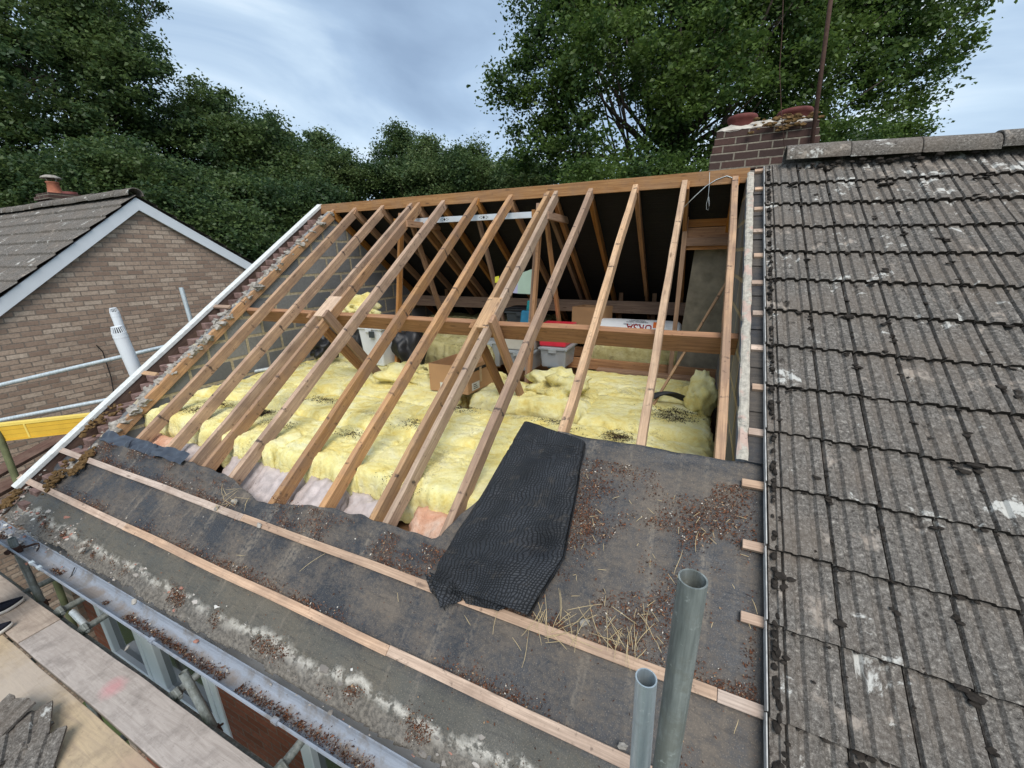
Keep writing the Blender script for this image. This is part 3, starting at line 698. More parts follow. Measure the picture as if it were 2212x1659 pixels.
m = MB(); a = [rpt(.0,-5.28,-.05), rpt(3.1,-5.28,-.05), rpt(3.1,.0,-.05), rpt(.0,.0,-.05)]; b = [p+NRM*.045 for p in a]; m.prism([tuple(p) for p in a],[tuple(p) for p in b]); m.obj('roof_deck', M['felt'], nh)
m = MB(); a = [rb_(.0,-5.28,-.05), rb_(3.1,-5.28,-.05), rb_(3.1,.0,-.05), rb_(.0,.0,-.05)]; b = [p+NB*.1 for p in a]; m.prism([tuple(p) for p in a],[tuple(p) for p in b]); m.obj('rear_roof', M['tile'], nh)
m = MB(); m.box((.101,-3.56,GZ),(3.1,3.5,-2.95)); m.obj('wall', M['brickR'], nh)
V,F = sweep_x(gutter_profile(), [.83,3.1]); mesh_obj('gutter', V, F, M['gutter'], nh)
# half round ridge tiles bedded in mortar
def ridge_run(x0, x1, y, z, r, L, mat, parent, lift=0.0):
    x = x0; k = 0
    while x < x1:
        V = []; F = []; n = 12; xs = [x, x+.012, x+L*.5, x+L-.006]; dz = random.uniform(-.004,.004); tl = random.uniform(-.004,.004)
        for q, xx in enumerate(xs):
            for rr in (r, r-.018):
                for i in range(n+1):
                    a = math.pi*(-.06+1.12*i/n); wob = noise.noise(Vector((xx*9,i*.7,k)))*.004
                    V.append((xx, y-math.cos(a)*(rr+wob), z+dz+tl*q+lift*(xx-x0)+math.sin(a)*(rr+wob)*.86))
        row = 2*(n+1)
        for q in range(3):
            for i in range(n): F.append((q*row+i,q*row+i+1,(q+1)*row+i+1,(q+1)*row+i)); F.append((q*row+n+1+i,(q+1)*row+n+1+i,(q+1)*row+n+2+i,q*row+n+2+i))
        for i in range(n): F.append((i,n+1+i,n+2+i,i+1)); F.append((3*row+i,3*row+i+1,3*row+n+2+i,3*row+n+1+i))
        mesh_obj('ridge_tile', V, F, mat, parent, True); x += L; k += 1
ridge_run(.155, 3.1, .012, .068, .128, .45, M['tile'], nh, -.034)
m = MB()
for k in range(40): 
    V,F = lump((random.uniform(.17,3.0), -.105+random.uniform(-.02,.02), random.uniform(-.03,.0)), random.uniform(.010,.022), k, 1, (1.6,1,.8), .6); m.add(V,F)
tag(m.obj('ridge_mortar', M['moss'], nh), kind='stuff')
m = MB()          # white verge clips down the cut side
for k in range(17):
    s1 = -G*k-.002; a = [rpt(.002,s1-G+.004,.012),rpt(.006,s1-G+.004,.012),rpt(.006,s1-G+.004,.058),rpt(.002,s1-G+.004,.058)]; b = [rpt(.002,s1,-.01),rpt(.006,s1,-.01),rpt(.006,s1,.040),rpt(.002,s1,.040)]
    m.prism([tuple(p) for p in a],[tuple(p) for p in b])
m.obj('verge_trim', M['paperw'], nh)
m = MB(); ps = []                      # mossy cushions in the laps and joints
for k in range(1150):
    f = random.random()
    c = random.randrange(0,16); kk = random.randrange(0,17)
    if f < .45: x = .064+c*TW+random.gauss(0,.006); s = -G*(kk+random.random()); h = .045
    elif f < .9: x = random.uniform(.03,3.0); s = -G*(kk+1)-.012+random.gauss(-.004,.008); h = .040
    else: x = random.uniform(.05,3.0); s = -random.uniform(.05,5.0); h = .050
    r = min(.026, random.lognormvariate(-4.75,.5))
    for q_ in range(1+int(r*110)): V,F = lump(rpt(x+random.gauss(0,r*.7)*(q_>0),s+random.gauss(0,r)*(q_>0),h), r*(1-.18*q_ if q_<4 else .35), k+q_*7, 1, (1.2,1.2,.45), .95); m.add(V,F)
for kk in range(17):                   # the narrow channel at the verge is full of moss
    for q in range(16):
        if random.random()<.75:
            V,F = lump(rpt(.036+random.uniform(-.008,.01), -G*(kk+random.random()), .044), random.uniform(.008,.019), q+kk*20, 1, (.8,1.6,.7), .6); m.add(V,F)
tag(m.obj('roof_moss', M['moss'], nh), kind='stuff')

# ------------------------------------------------------------------ aerial pole and its cable, by the chimney
m = MB(); pa = PY(1752,325,.62); pb = PY(1797,-20,.62); d = pb-pa; pb2 = pa+d*1.6
m.tube(pa-d*.35, pb2, .018, n=12)
ap = tag(m.obj('aerial_pole', M['rust'], None, True), 'rusty brown aerial pole rising beside the chimney stack', 'pole')
m = MB(); q = [PY(x,y,.60) for x,y in ((1698,365),(1688,240),(1684,150),(1690,60),(1693,-40))]; m.path(q,.003,6)
tag(m.obj('aerial_cable', M['rust'], None, True), 'thin cable hanging in front of the brick chimney', 'cable')
# ------------------------------------------------------------------ the neighbour on the left
LX = -9.4
ln = thing('gable_house', 'tan brick neighbouring house with white bargeboards on its gable', 'house', (-13, -.4, GZ))
apex = PX(287,421,LX); lft = PX(0,632,LX); rgt = PX(546,560,LX)
ay, az = apex[1], apex[2]; ml = (az-lft[2])/(ay-lft[1]); mr = (az-rgt[2])/(rgt[1]-ay); mr = (mr+ml)/2*.92
HW = 4.2
def lroof(y): return az-(ay-y)*ml if y < ay else az-(y-ay)*mr
def lprism(mb, x0, x1, ya, yb, d0, d1):
    for y0,y1 in ((ya,ay),(ay,yb)):
        a = [(y0,lroof(y0)-d0),(y1,lroof(y1)-d0),(y1,lroof(y1)-d1),(y0,lroof(y0)-d1)]
        mb.prism([(x0,y,z) for y,z in a],[(x1,y,z) for y,z in a])
m = MB(); a = [(ay-HW,GZ),(ay+HW,GZ),(ay+HW,lroof(ay+HW)-.10),(ay,az-.10),(ay-HW,lroof(ay-HW)-.10)]
m.prism([(LX-9,y,z) for y,z in a],[(LX,y,z) for y,z in a]); m.obj('gable_wall', M['brickL'], ln)
m = MB(); lprism(m, LX+.03, LX+.07, ay-HW-.35, ay+HW+.3, .045, .245); bev(m.obj('bargeboard', M['white'], ln), .004)
m = MB(); lprism(m, LX-9, LX+.028, ay-HW-.3, ay+HW+.25, .05, .099); m.obj('roof_deck', M['boarddark'], ln)
# roof slopes of stepped, ribbed tiles
for side in (-1, 1):
    V = []; F = []; n = 90; mm = ml if side<0 else mr; ca = math.cos(math.atan(mm)); rows = 16
    for k in range(rows):
        for e,(t,h) in enumerate(((0,.020),(1,.052),(1,.020))):
            for i in range(n+1):
                x = LX+.10-9.1*i/n; y = ay+side*(k+t*1.03)*.31*ca; rib = (.010 if i%2 else 0)
                V.append((x, y, az-abs(y-ay)*mm+h-.03+rib+noise.noise(Vector((x*3,k*2.1,side)))*.006))
        b = k*3*(n+1)
        for e in range(2):
            for i in range(n): F.append((b+e*(n+1)+i,b+e*(n+1)+i+1,b+(e+1)*(n+1)+i+1,b+(e+1)*(n+1)+i))
    mesh_obj('roof_slope', V, F, M['tile'], ln)
ridge_run(LX-8.9, LX+.02, ay, az-.005, .12, .45, M['tile'], ln)
cc = PY(133,421,ay+.45)-np.array([0,0,.15]); m = MB()
for z0,z1,e in ((-1.2,.02,0),(.022,.09,.035),(.092,.15,.0)): m.box((cc[0]-.30-e,cc[1]-.30-e,cc[2]+z0),(cc[0]+.30+e,cc[1]+.30+e,cc[2]+z1))
ch = m.obj('chimney', M['brickC'], ln)
p = MB(); p.lathe([(.125,0),(.12,.04),(.092,.22),(.105,.23),(.105,.255),(.08,.255),(.07,.0)], 20, (cc[0]-.10,cc[1]-.05,cc[2]+.15)); pot = p.obj('chimney_pot', M['terra'], ch, True)
p = MB()
for q in range(4):
    a = q*math.pi/2+.4; p.tube((cc[0]-.10+.085*math.cos(a),cc[1]-.05+.085*math.sin(a),cc[2]+.40),(cc[0]-.10+.11*math.cos(a),cc[1]-.05+.11*math.sin(a),cc[2]+.47), .012, n=6)
p.lathe([(.0,.54),(.08,.53),(.15,.495),(.165,.468),(.15,.458),(.08,.465)], 20, (cc[0]-.10,cc[1]-.05,cc[2])); ck = p.obj('cowl', M['mortar'], ch, True)
m = MB(); pr = PX(118,428,LX-1.5); m.lathe([(.12,0),(.12,.05),(.0,.055)], 16, (cc[0]+.17,cc[1]+.08,cc[2]+.15)); m.obj('capped_pot', M['potred'], ch, True)

# ------------------------------------------------------------------ trees
M['bark'] = m_plain('bark_mat', (.060,.048,.038), .95, var=.5, sc=6, bump=.8)
M['oak'] = m_leaf('oak_leaf_mat', (.024,.054,.016), (.055,.108,.027), (.13,.195,.042), .42)
M['dark'] = m_leaf('dark_leaf_mat', (.034,.068,.030), (.064,.116,.042), (.12,.17,.05), .42)
M['mid'] = m_leaf('mid_leaf_mat', (.05,.094,.038), (.09,.148,.054), (.15,.20,.07), .42)
def tree(name, label, base, blobs, nleaf, size, mat, group, top, ncl, crad, limb_r=.34, blobw=1.0, inner=.45, hole=0.0, nlimb=90):
    base = np.array(base, float); root = thing(name, label, 'tree', base, group)
    bl = np.array(blobs, float); vol = (bl[:,3]*bl[:,4]*bl[:,5])**.66; pr = vol/vol.sum()
    C = []
    while len(C) < ncl:
        b = bl[rng.choice(len(bl), p=pr)]; d = rng.normal(size=3); d /= np.linalg.norm(d); r = inner+(1-inner)*rng.random()**.6
        q = b[:3]+d*r*b[3:6]
        if hole and noise.noise(Vector(tuple(q*.42))) < -.30+ (1-hole)*-.4: continue
        C.append(q)
    C = np.array(C); per = nleaf//ncl; P = np.repeat(C, per, axis=0)
    rad = np.repeat(crad*(.55+.9*rng.random(ncl)), per)
    P = P + rng.normal(size=P.shape)*rad[:,None]*np.array([.6,.6,.36])
    L = size*(.6+.8*rng.random(len(P)))
    bulk('crown', rand_quads(P, L, L*.62, (0,0,1), .45), len(P), mat, root)
    m = MB(); tp = np.array(top, float); trunk = [base+(tp-base)*t+np.array([noise.noise(Vector((t*3,base[0],0))),noise.noise(Vector((t*3,base[0],9))),0])*.35*t for t in np.linspace(0,1,8)]
    m.path(trunk, [limb_r*(1.15-.75*t) for t in np.linspace(0,1,8)], 10)
    pick = C[rng.choice(ncl, min(nlimb,ncl), replace=False)]
    for q in pick:
        t = .35+.6*rng.random(); o = trunk[int(t*7)]; mid = o*.5+q*.5+np.array([0,0,-.10*np.linalg.norm(q-o)])+rng.normal(size=3)*.35
        r = limb_r*(.08+.20*rng.random()**2); pts = []
        for u in np.linspace(0,1,7): pts.append(o*(1-u)**2+mid*2*u*(1-u)+q*u*u+rng.normal(size=3)*.06)
        m.path(pts, [r*(1-.9*u)+.006 for u in np.linspace(0,1,7)], 6)
    m.obj('trunk', M['bark'], root, True)
    return root
def blob(px, py, d, rpx, sq=(1,.8,.8)):
    p = PD(px, py, d); r = rpx*d/FPX; return (p[0],p[1],p[2],r*sq[0],r*sq[1],r*sq[2])
D = 14.0
oakb = [blob(*q) for q in ((1180,40,D,120),(1160,190,D-.5,105),(1175,310,D,95),(1300,120,D-1,170),(1290,300,D-1,130),(1440,20,D+1,230),(1430,330,D,120),(1500,180,D-1.5,150),
    (1620,60,D,210),(1600,300,D,150),(1740,190,D-1,170),(1800,30,D+1,220),(1880,230,D,120),(1945,120,D,135),(2020,70,D,62),(1900,-60,D,160),(1500,-200,D,330),(1200,-130,D,170),(1800,-230,D,260))]
tb = PD(1450,330,D); tree('oak_tree', 'huge broad oak towering behind the chimney stack', (tb[0],tb[1],GZ), oakb, 200000, .138, M['oak'], None, PD(1470,40,D), 1750, .43, .36, inner=.25, hole=.80, nlimb=110)
GT = 'dark trees of the wood beyond the roofs'
specs = [
 ('tall dark tree filling the top left corner above the gable house', [(60,20,17,190),(200,60,17,140),(270,150,17,95),(60,210,16,190),(-120,100,17,220),(230,260,17,120),(120,-150,18,230),(-60,330,16,160),(310,230,17,60)], 62000, .24, 'dark', (120,420,17), (110,20,17), 640),
 ('rounded tree leaning out right of the tall corner tree', [(440,230,21,62),(480,300,21,100),(400,330,20,120),(560,330,21,95),(480,420,20,120),(620,400,21,80),(600,300,22,50)], 42000, .23, 'dark', (480,480,21), (480,260,21), 420),
 ('dense low tree right behind the neighbouring gable apex', [(300,400,15,120),(200,400,15,110),(400,470,15,110),(500,520,15,90),(80,420,15,110),(-40,430,15,110)], 42000, .20, 'dark', (300,520,15), (300,380,15), 420),
 ('pale topped round tree over the left end of the ridge', [(700,330,30,52),(725,380,30,75),(660,380,29,60),(760,410,30,60)], 16000, .27, 'mid', (705,450,30), (705,340,30), 200),
 ('narrow pointed tree highest of the distant row', [(862,300,31,32),(850,345,31,50),(880,390,30,60),(830,390,30,55)], 15000, .26, 'dark', (860,440,31), (862,300,31), 180),
 ('broad brownish tree beside the pointed tree', [(925,350,30,55),(960,385,30,65),(910,400,29,65)], 15000, .26, 'mid', (930,440,30), (930,350,30), 180),
 ('dark tree in the row just left of the oak', [(1005,345,30,45),(1020,385,29,55),(1060,385,29,45)], 13000, .26, 'dark', (1010,430,30), (1005,345,30), 160),
 ('small pale tree lowest of the row beneath the oak edge', [(1100,380,27,40),(1130,395,26,40),(1170,385,26,40)], 10000, .25, 'mid', (1110,420,27), (1110,380,27), 130),
 ('dark tree low in the gap right of the neighbouring gable', [(620,470,19,80),(560,460,18,90),(690,440,20,60),(640,540,18,60)], 26000, .22, 'dark', (610,520,19), (610,470,19), 280),
]
for lab, bs_, n, sz, mt, bpx, tpx, ncl in specs:
    bb = PD(*bpx); tree('woodland_tree', lab, (bb[0],bb[1],GZ), [blob(*q) for q in bs_], int(n*2.1), sz*.66, M[mt], GT, PD(*tpx), int(ncl*1.25), .46 if sz<.25 else .58, .24, inner=.25, nlimb=46)
sp = [blob(*q) for q in ((1560,385,11,70),(1420,390,11,70),(1290,395,11,60),(1700,380,11,60),(1820,330,12,80),(1930,300,13,60))]
b0 = PD(1500,400,11); tree('shrub', 'low green bush rising behind the ridge under the oak', (b0[0],b0[1],GZ), sp, 26000, .105, M['oak'], None, PD(1500,380,11), 170, .38, .12, inner=.2, nlimb=30)
# far wood
b = []
for k in range(260):
    b.append(blob(random.uniform(-900,1250), random.uniform(430,600), random.uniform(34,46), random.uniform(30,70)))
for k in range(120):
    b.append(blob(random.uniform(1200,3300), random.uniform(395,560), random.uniform(34,46), random.uniform(30,70)))
bl = np.array(b); P = np.repeat(bl[:,:3], 110, axis=0)+rng.normal(size=(len(bl)*110,3))*np.repeat(bl[:,3:6], 110, axis=0)*.5
L = .55*(.6+.8*rng.random(len(P)))
tag(bulk('far_wood', rand_quads(P, L, L*.7), len(P), M['dark']), 'dark far wood closing the view behind all the trees', 'wood', kind='stuff')

# ------------------------------------------------------------------ insulation in the loft
def quilt(name, label, x0, x1, y0, y1, zt, th, mat, group, seed, rough=.040, rot=0.0, sub=.017, cat='insulation', tilt=0.0):
    nx = max(12,int((x1-x0)/sub)); ny = max(10,int((y1-y0)/sub)); cx_,cy_ = (x0+x1)/2,(y0+y1)/2; V = []; F = []; ring = []
    ca, sa = math.cos(rot), math.sin(rot)
    def pt(u, v, z):
        px, py = (u-.5)*(x1-x0), (v-.5)*(y1-y0)
        ex = noise.noise(Vector((v*4,seed,u*2)))*.035+noise.noise(Vector((v*16,seed,u*3)))*.028; ey = noise.noise(Vector((u*5,seed,v*2+5)))*.035+noise.noise(Vector((u*22,seed,v*3)))*.028
        px += ex; py += ey; return (cx_+px*ca-py*sa, cy_+px*sa+py*ca, z)
    def zz(u, v):
        x = x0+u*(x1-x0); y = y0+v*(y1-y0); e = min(u*(x1-x0),(1-u)*(x1-x0),v*(y1-y0),(1-v)*(y1-y0))
        q = Vector((x*1.6,y*1.6,seed)); 
        h = noise.fractal(Vector((x*.9,y*1.5,seed)), 1.1, 2.1, 3)*rough*.75 + noise.noise(Vector((x*4,y*8,seed)))*rough*.30 + noise.noise(Vector((x*11,y*22,seed)))*rough*.26+ noise.noise(Vector((x*26,y*44,seed)))*rough*.22+noise.noise(Vector((x*60,y*70,seed)))*rough*.10
        crease = abs(noise.noise(Vector((x*2.6+seed,y*3.4,2)))); h -= max(0,.05-crease)*.5*max(0,noise.noise(Vector((x*.8,y*.8,seed+4)))+.2)
        return zt+h+tilt*(y-cy_)-.035*math.exp(-e/.018)-.02*math.exp(-e/.06)
    for i in range(nx+1):
        for j in range(ny+1): V.append(pt(i/nx, j/ny, zz(i/nx,j/ny)))
    for i in range(nx):
        for j in range(ny): F.append((i*(ny+1)+j,(i+1)*(ny+1)+j,(i+1)*(ny+1)+j+1,i*(ny+1)+j+1))
    edge = [(i,0) for i in range(nx)]+[(nx,j) for j in range(ny)]+[(nx-i,ny) for i in range(nx)]+[(0,ny-j) for j in range(ny)]
    prev = [i*(ny+1)+j for i,j in edge]; n = len(prev); nl = 8
    for q in range(1,nl+1):
        cur = []
        for (i,j) in edge:
            p = V[i*(ny+1)+j]; a = np.array([p[0]-cx_, p[1]-cy_]); a = a/(np.linalg.norm(a)+1e-6)
            bulge = .022*math.sin(math.pi*q/nl)*(1+1.0*noise.noise(Vector((p[0]*5,p[1]*5,q*.5+seed))))+noise.noise(Vector((p[0]*16,p[1]*16,q*1.4)))*.013
            cur.append(len(V)); V.append((p[0]+a[0]*bulge, p[1]+a[1]*bulge, p[2]-(th)*q/nl+noise.noise(Vector((p[0]*12,p[1]*12,q*2)))*.008))
        for k in range(n): F.append((prev[k],cur[k],cur[(k+1)%n],prev[(k+1)%n]))
        prev = cur
    return tag(mesh_obj(name, V, F, mat, None, True), label, cat, group)
GQ = 'yellow insulation quilts laid across the loft'
qs = [(-5.28,-4.28,-2.74,-2.20,-2.08,.26,'yellow insulation quilt tucked into the corner by the block gable at the eaves',.02),
 (-4.30,-3.32,-2.80,-2.18,-2.11,.27,'yellow insulation quilt under the left double rafter at the eaves',-.04),
 (-3.34,-2.50,-2.80,-2.16,-2.12,.27,'yellow insulation quilt at the eaves midway between the two double rafters',.03),
 (-2.52,-1.30,-2.79,-2.14,-2.12,.27,'yellow insulation quilt at the eaves under the right double rafter, its edge cut cleanly',-.02),
 (-1.32,-.19,-2.78,-1.98,-2.17,.2,'yellow insulation quilt beside the party wall just above the cut felt',0),
 (-5.26,-4.02,-2.24,-1.62,-2.03,.2,'yellow insulation quilt against the gable blockwork, second from the eaves',.03),
 (-4.04,-2.66,-2.22,-1.58,-2.07,.2,'soot flecked yellow quilt second from the eaves, left of the open cardboard box',-.03),
 (-2.68,-1.30,-2.18,-1.48,-2.07,.2,'yellow quilt second from the eaves, in front of the open cardboard box',.02),
 (-1.36,-.19,-2.02,-1.34,-2.13,.2,'yellow quilt by the party wall holding the black felt scrap',-.03),
 (-5.25,-3.72,-1.70,-1.02,-2.00,.2,'yellow quilt running in front of the white storage bin',-.02),
 (-3.76,-2.60,-1.62,-.98,-2.05,.2,'crumpled yellow quilt just left of the open cardboard box',.04),
 (-2.45,-1.22,-1.20,-.62,-2.05,.2,'yellow quilt under the feet of the right hand struts',.02),
 (-1.26,-.19,-1.36,-.60,-2.08,.2,'pale yellow quilt by the party wall next in from the felt scrap',0),
 (-1.60,-.19,-.62,.22,-2.06,.2,'yellow quilt lying against the lengthwise timbers at the party wall',.02),
 (-5.2,-4.3,-1.05,-.1,-2.02,.2,'yellow quilt in the far left corner under the white storage bin',.03),
 (-4.3,-2.5,-.98,-.2,-2.06,.2,'yellow quilt in the middle of the loft behind the open cardboard box',0)]
for k,(x0,x1,y0,y1,z,th,lab,rot) in enumerate(qs): quilt('insulation_quilt', lab, x0, x1, y0, y1, z, th, M['wool'], GQ, k*7.3+1, .027+.008*(k%3), rot)
quilt('insulation_quilt', 'shadowed yellow quilt heaped beyond the binder under the printed roll pack', -1.65,-.30,.75,1.2,-1.86,.3,M['woolshade'],GQ,81,.07)
quilt('insulation_quilt', 'shadowed yellow quilt heaped beyond the open cardboard box', -4.4,-2.9,.15,1.1,-1.86,.3,M['woolshade'],GQ,95,.085)
quilt('insulation_quilt', 'darkest yellow quilt deep at the back of the loft', -5.0,-2.6,1.5,2.4,-1.75,.3,M['woolshade'],GQ,99,.08)
# curled end of a quilt by the plastic boxes; the little heap by the party wall
def heap(name, label, c, r, seed, mat, group, rough=.5, sub=4, cat='insulation'):
    bm = bmesh.new(); bmesh.ops.create_icosphere(bm, subdivisions=sub, radius=1); V = []
    for v in bm.verts:
        q = v.co; k = 1+rough*noise.noise(q*1.3+Vector((seed,0,0)))+rough*.45*noise.noise(q*3.1+Vector((0,seed,0)))+rough*.22*noise.noise(Vector((q.x*7+seed,q.y*7,q.z*3)))
        k -= rough*.35*max(0,.16-abs(noise.noise(q*2.2+Vector((seed,seed,0)))))*3
        V.append((c[0]+q.x*r[0]*k, c[1]+q.y*r[1]*k, c[2]+q.z*r[2]*k))
    F = [tuple(w.index for w in f.verts) for f in bm.faces]; bm.free()
    return tag(mesh_obj(name, V, F, mat, None, True), label, cat, group)
heap('insulation_offcut','crumpled pale yellow offcut dumped above the purlin against the blockwork', (-4.62,-.50,-1.33),(.40,.20,.15),3,M['wool'],None,.95)
heap('insulation_offcut','upright curl of yellow insulation against the party wall', (-.30,-.62,-1.98),(.13,.22,.20),8,M['wool'],None,.5)
heap('insulation_offcut','yellow insulation flap peeling up in front of the clear box under the red tub', (-1.62,-.78,-2.0),(.30,.26,.17),14,M['wool'],None,.75)
m = MB(); pts = [(-1.86,-.80,-2.0),(-1.92,-.82,-1.93),(-1.96,-.83,-1.85),(-1.955,-.83,-1.79),(-1.935,-.83,-1.75)]
tag(heap('insulation_offcut','ragged lump of yellow quilt wedged left of the open cardboard box', (-3.35,-1.05,-2.03),(.36,.28,.12),21,M['wool'],None,.8))
# wrapped and peach quilts between the rafter feet
GW = 'quilts stuffed between the rafter feet at the eaves'
wr = [(-4.98,-4.62,'woolp','peach coloured quilt end poking out by the far left rafter foot'),(-4.60,-4.05,'wrap','pale wrapped quilt between rafter feet just left of the left double rafter'),(-3.82,-3.46,'wrap','pale wrapped quilt just right of the left double rafter foot'),(-3.42,-2.98,'wrap','pinkish wrapped quilt, middle one of the pale bags at the rafter feet'),
 (-2.94,-2.54,'wrap','whitest wrapped quilt, by the split in the felt edge'),(-2.50,-2.12,'wrap','pale wrapped quilt touching the right double rafter foot'),(-1.93,-1.42,'woolp','peach coloured quilt exposed beside the folded black felt')]
for k,(x0,x1,mt,lab) in enumerate(wr): quilt('eaves_quilt', lab, x0, x1, -3.42, -2.80, -2.43-.015*(k%2), .10, M[mt], GW, k*5.7+200, .030, 0, .02, tilt=.66)

# ------------------------------------------------------------------ things stored in the loft
def open_box(name, label, A, B, Cc, h, tcol, cat='box', flaps=False):
    """A,B,C: three floor corners (B is the near corner); open topped carton"""
    A,B,Cc = map(lambda p: np.array(p,float),(A,B,Cc)); Dd = A+Cc-B; root = thing(name, label, cat, (A+Cc)/2)
    cs = [A,B,Cc,Dd]; ctr = sum(cs)/4; m = MB()
    for k in range(4):
        p, q = cs[k], cs[(k+1)%4]; n = np.array([ (q-p)[1], -(q-p)[0], 0]); n /= np.linalg.norm(n)
        if n@(ctr-p) < 0: n = -n
        t = n*.005; up = np.array([0,0,h]); bow = n*-.012
        m.add([p,q,q+up,p+up,p+t,q+t,q+up+t,p+up+t],[(0,1,2,3),(7,6,5,4),(3,2,6,7),(0,3,7,4),(1,5,6,2)])
    m.add([c+np.array([0,0,.004]) for c in cs],[(0,1,2,3)])
    b = m.obj('carton', M['card'], root); return root, cs
cb, cs = open_box('cardboard_box', 'open topped brown cardboard box on the yellow insulation', PZ(930,842,-2.04), PZ(1012,853,-2.04), PZ(1066,826,-2.04), .29, 0)
def decal(name, p, q, u0, u1, z0, z1, mat, parent, off):
    p,q = np.array(p,float),np.array(q,float); d = q-p; n = np.array([d[1],-d[0],0]); n /= np.linalg.norm(n); n = n if n[1]<0 else -n; m = MB()
    a = p+d*u0+n*off; b_ = p+d*u1+n*off; e = n*-.002
    m.prism([a+(0,0,z0),b_+(0,0,z0),b_+(0,0,z1),a+(0,0,z1)],[a+e+(0,0,z0),b_+e+(0,0,z0),b_+e+(0,0,z1),a+e+(0,0,z1)]); return m.obj(name, mat, parent)
M['paper'] = m_plain('paper_mat', (.62,.62,.58), .8, var=.1, sc=30)
M['ink'] = m_plain('ink_mat', (.05,.05,.05), .8)
for (p,q,u0,u1) in ((cs[0],cs[1],.28,.62),(cs[1],cs[2],.14,.42)):
    s_ = decal('label_sticker', p, q, u0, u1, .02, .10, M['paper'], cb, .003)
    for r_ in range(3): decal('printed_line', p, q, u0+.05, u1-.06-.03*r_, .035+.02*r_, .042+.02*r_, M['ink'], s_, .005)
decal('black_tape', cs[1], cs[2], .18, .78, .215, .245, M['black'], cb, .003)
decal('packing_tape', cs[1], cs[2], .44, .52, .08, .24, m_plain('tape_mat', (.50,.36,.22), .35, var=.1), cb, .004)
c2 = PZ(1190,705,-1.55)
cb2,_ = open_box('cardboard_box', 'shadowed cardboard box with folded flap stacked behind the red tub', (-2.02,.98,-1.72),(-1.60,.92,-1.72),(-1.50,1.22,-1.72), .33, 0)
def crate(name, label, c, w, d, h, mat, lid=None, lidmat=None, taper=.88, cat='storage box', group=None, rim=True):
    root = thing(name, label, cat, c, group); m = MB()
    a = [(c[0]+sx*w/2*taper, c[1]+sy*d/2*taper, c[2]) for sx,sy in ((-1,-1),(1,-1),(1,1),(-1,1))]; b = [(c[0]+sx*w/2, c[1]+sy*d/2, c[2]+h) for sx,sy in ((-1,-1),(1,-1),(1,1),(-1,1))]
    m.prism(a,b); o = m.obj('tub', mat, root); bev(o, .02, 3)
    if rim:
        m = MB(); 
        for sx in (-1,1): m.box((c[0]+sx*w/2-.014,c[1]-d/2-.012,c[2]+h-.035),(c[0]+sx*w/2+.014,c[1]+d/2+.012,c[2]+h-.004))
        for sy in (-1,1): m.box((c[0]-w/2+.0145,c[1]+sy*d/2-.013,c[2]+h-.034),(c[0]+w/2-.0145,c[1]+sy*d/2+.013,c[2]+h-.005))
        m.box((c[0]-.05,c[1]-d/2-.022,c[2]+h-.07),(c[0]+.05,c[1]-d/2-.0125,c[2]+h-.02)); bev(m.obj('rim', mat, root), .004)
    if lid:
        m = MB(); m.box((c[0]-w/2-.025,c[1]-d/2-.025,c[2]+h),(c[0]+w/2+.025,c[1]+d/2+.025,c[2]+h+.03)); m.box((c[0]-w/2+.04,c[1]-d/2+.04,c[2]+h+.0305),(c[0]+w/2-.04,c[1]+d/2-.04,c[2]+h+.045)); bev(m.obj('lid', lidmat, root), .008, 2)
    return root
M['redlid'] = m_plain('red_plastic_mat', (.62,.03,.055), .35, var=.08, spec=.5)
M['creamp'] = m_plain('cream_plastic_mat', (.55,.52,.45), .4, var=.06)
M['greyp'] = m_plain('grey_plastic_mat', (.055,.065,.072), .45, var=.1)
M['teal'] = m_plain('teal_mat', (.02,.30,.33), .5, var=.15)
M['blue'] = m_plain('blue_print_mat', (.04,.25,.42), .5, var=.3)
GB = 'clear plastic storage boxes behind the purlin'
def rowbox(px0, px1, pyb, yb, h, **k):
    a = PY(px0,pyb,yb); b = PY(px1,pyb,yb); return ((a[0]+b[0])/2, yb+.22, a[2]-.02), abs(b[0]-a[0])
c, w = rowbox(1165,1222,790,.10,.3); crate('storage_box', 'clear plastic box of white bundles under the bright red tub', c, w, .44, .27, M['clear'], group=GB); crate('plastic_tub', 'bright red plastic tub stacked on a clear box behind the purlin', (c[0]-.02,c[1],c[2]+.272), w*1.05, .40, .27, M['redlid'], taper=.93, cat='tub')
V,F = lump((c[0]-.03,c[1]-.16,c[2]+.10), .10, 5, 3, (1.1,.3,.9), .5); bo = MB(); bo.add(V,F); tag(bo.obj('plastic_bag', M['white'], None, True), 'scrunched white bag pressed inside the clear box under the red tub', 'bag')
V,F = lump((c[0]-.02,c[1]-.17,c[2]+.035), .07, 9, 3, (1.3,.3,.6), .5); bo = MB(); bo.add(V,F); tag(bo.obj('blue_cloth', M['blue'], None, True), 'dark blue cloth at the bottom of the clear box under the red tub', 'cloth')
c, w = rowbox(1085,1150,795,.06,.3); crate('storage_box', 'clear plastic box under the cream tub between the right hand struts', c, w, .44, .27, M['clear'], group=GB); crate('plastic_tub', 'cream plastic tub stacked on a clear box left of the red tub', (c[0],c[1],c[2]+.272), w, .40, .25, M['creamp'], taper=.93, cat='tub')
c, w = rowbox(1040,1075,788,.20,.3); crate('storage_box', 'clear plastic box half hidden by the left strut of the right truss', c, w*1.2, .40, .36, M['clear'], group=GB)
c = PY(1125,700,.75); crate('storage_box', 'dark grey crate with black lid far behind the purlin', (c[0],.9,c[2]-.05), .46, .36, .24, M['greyp'], True, M['black'])
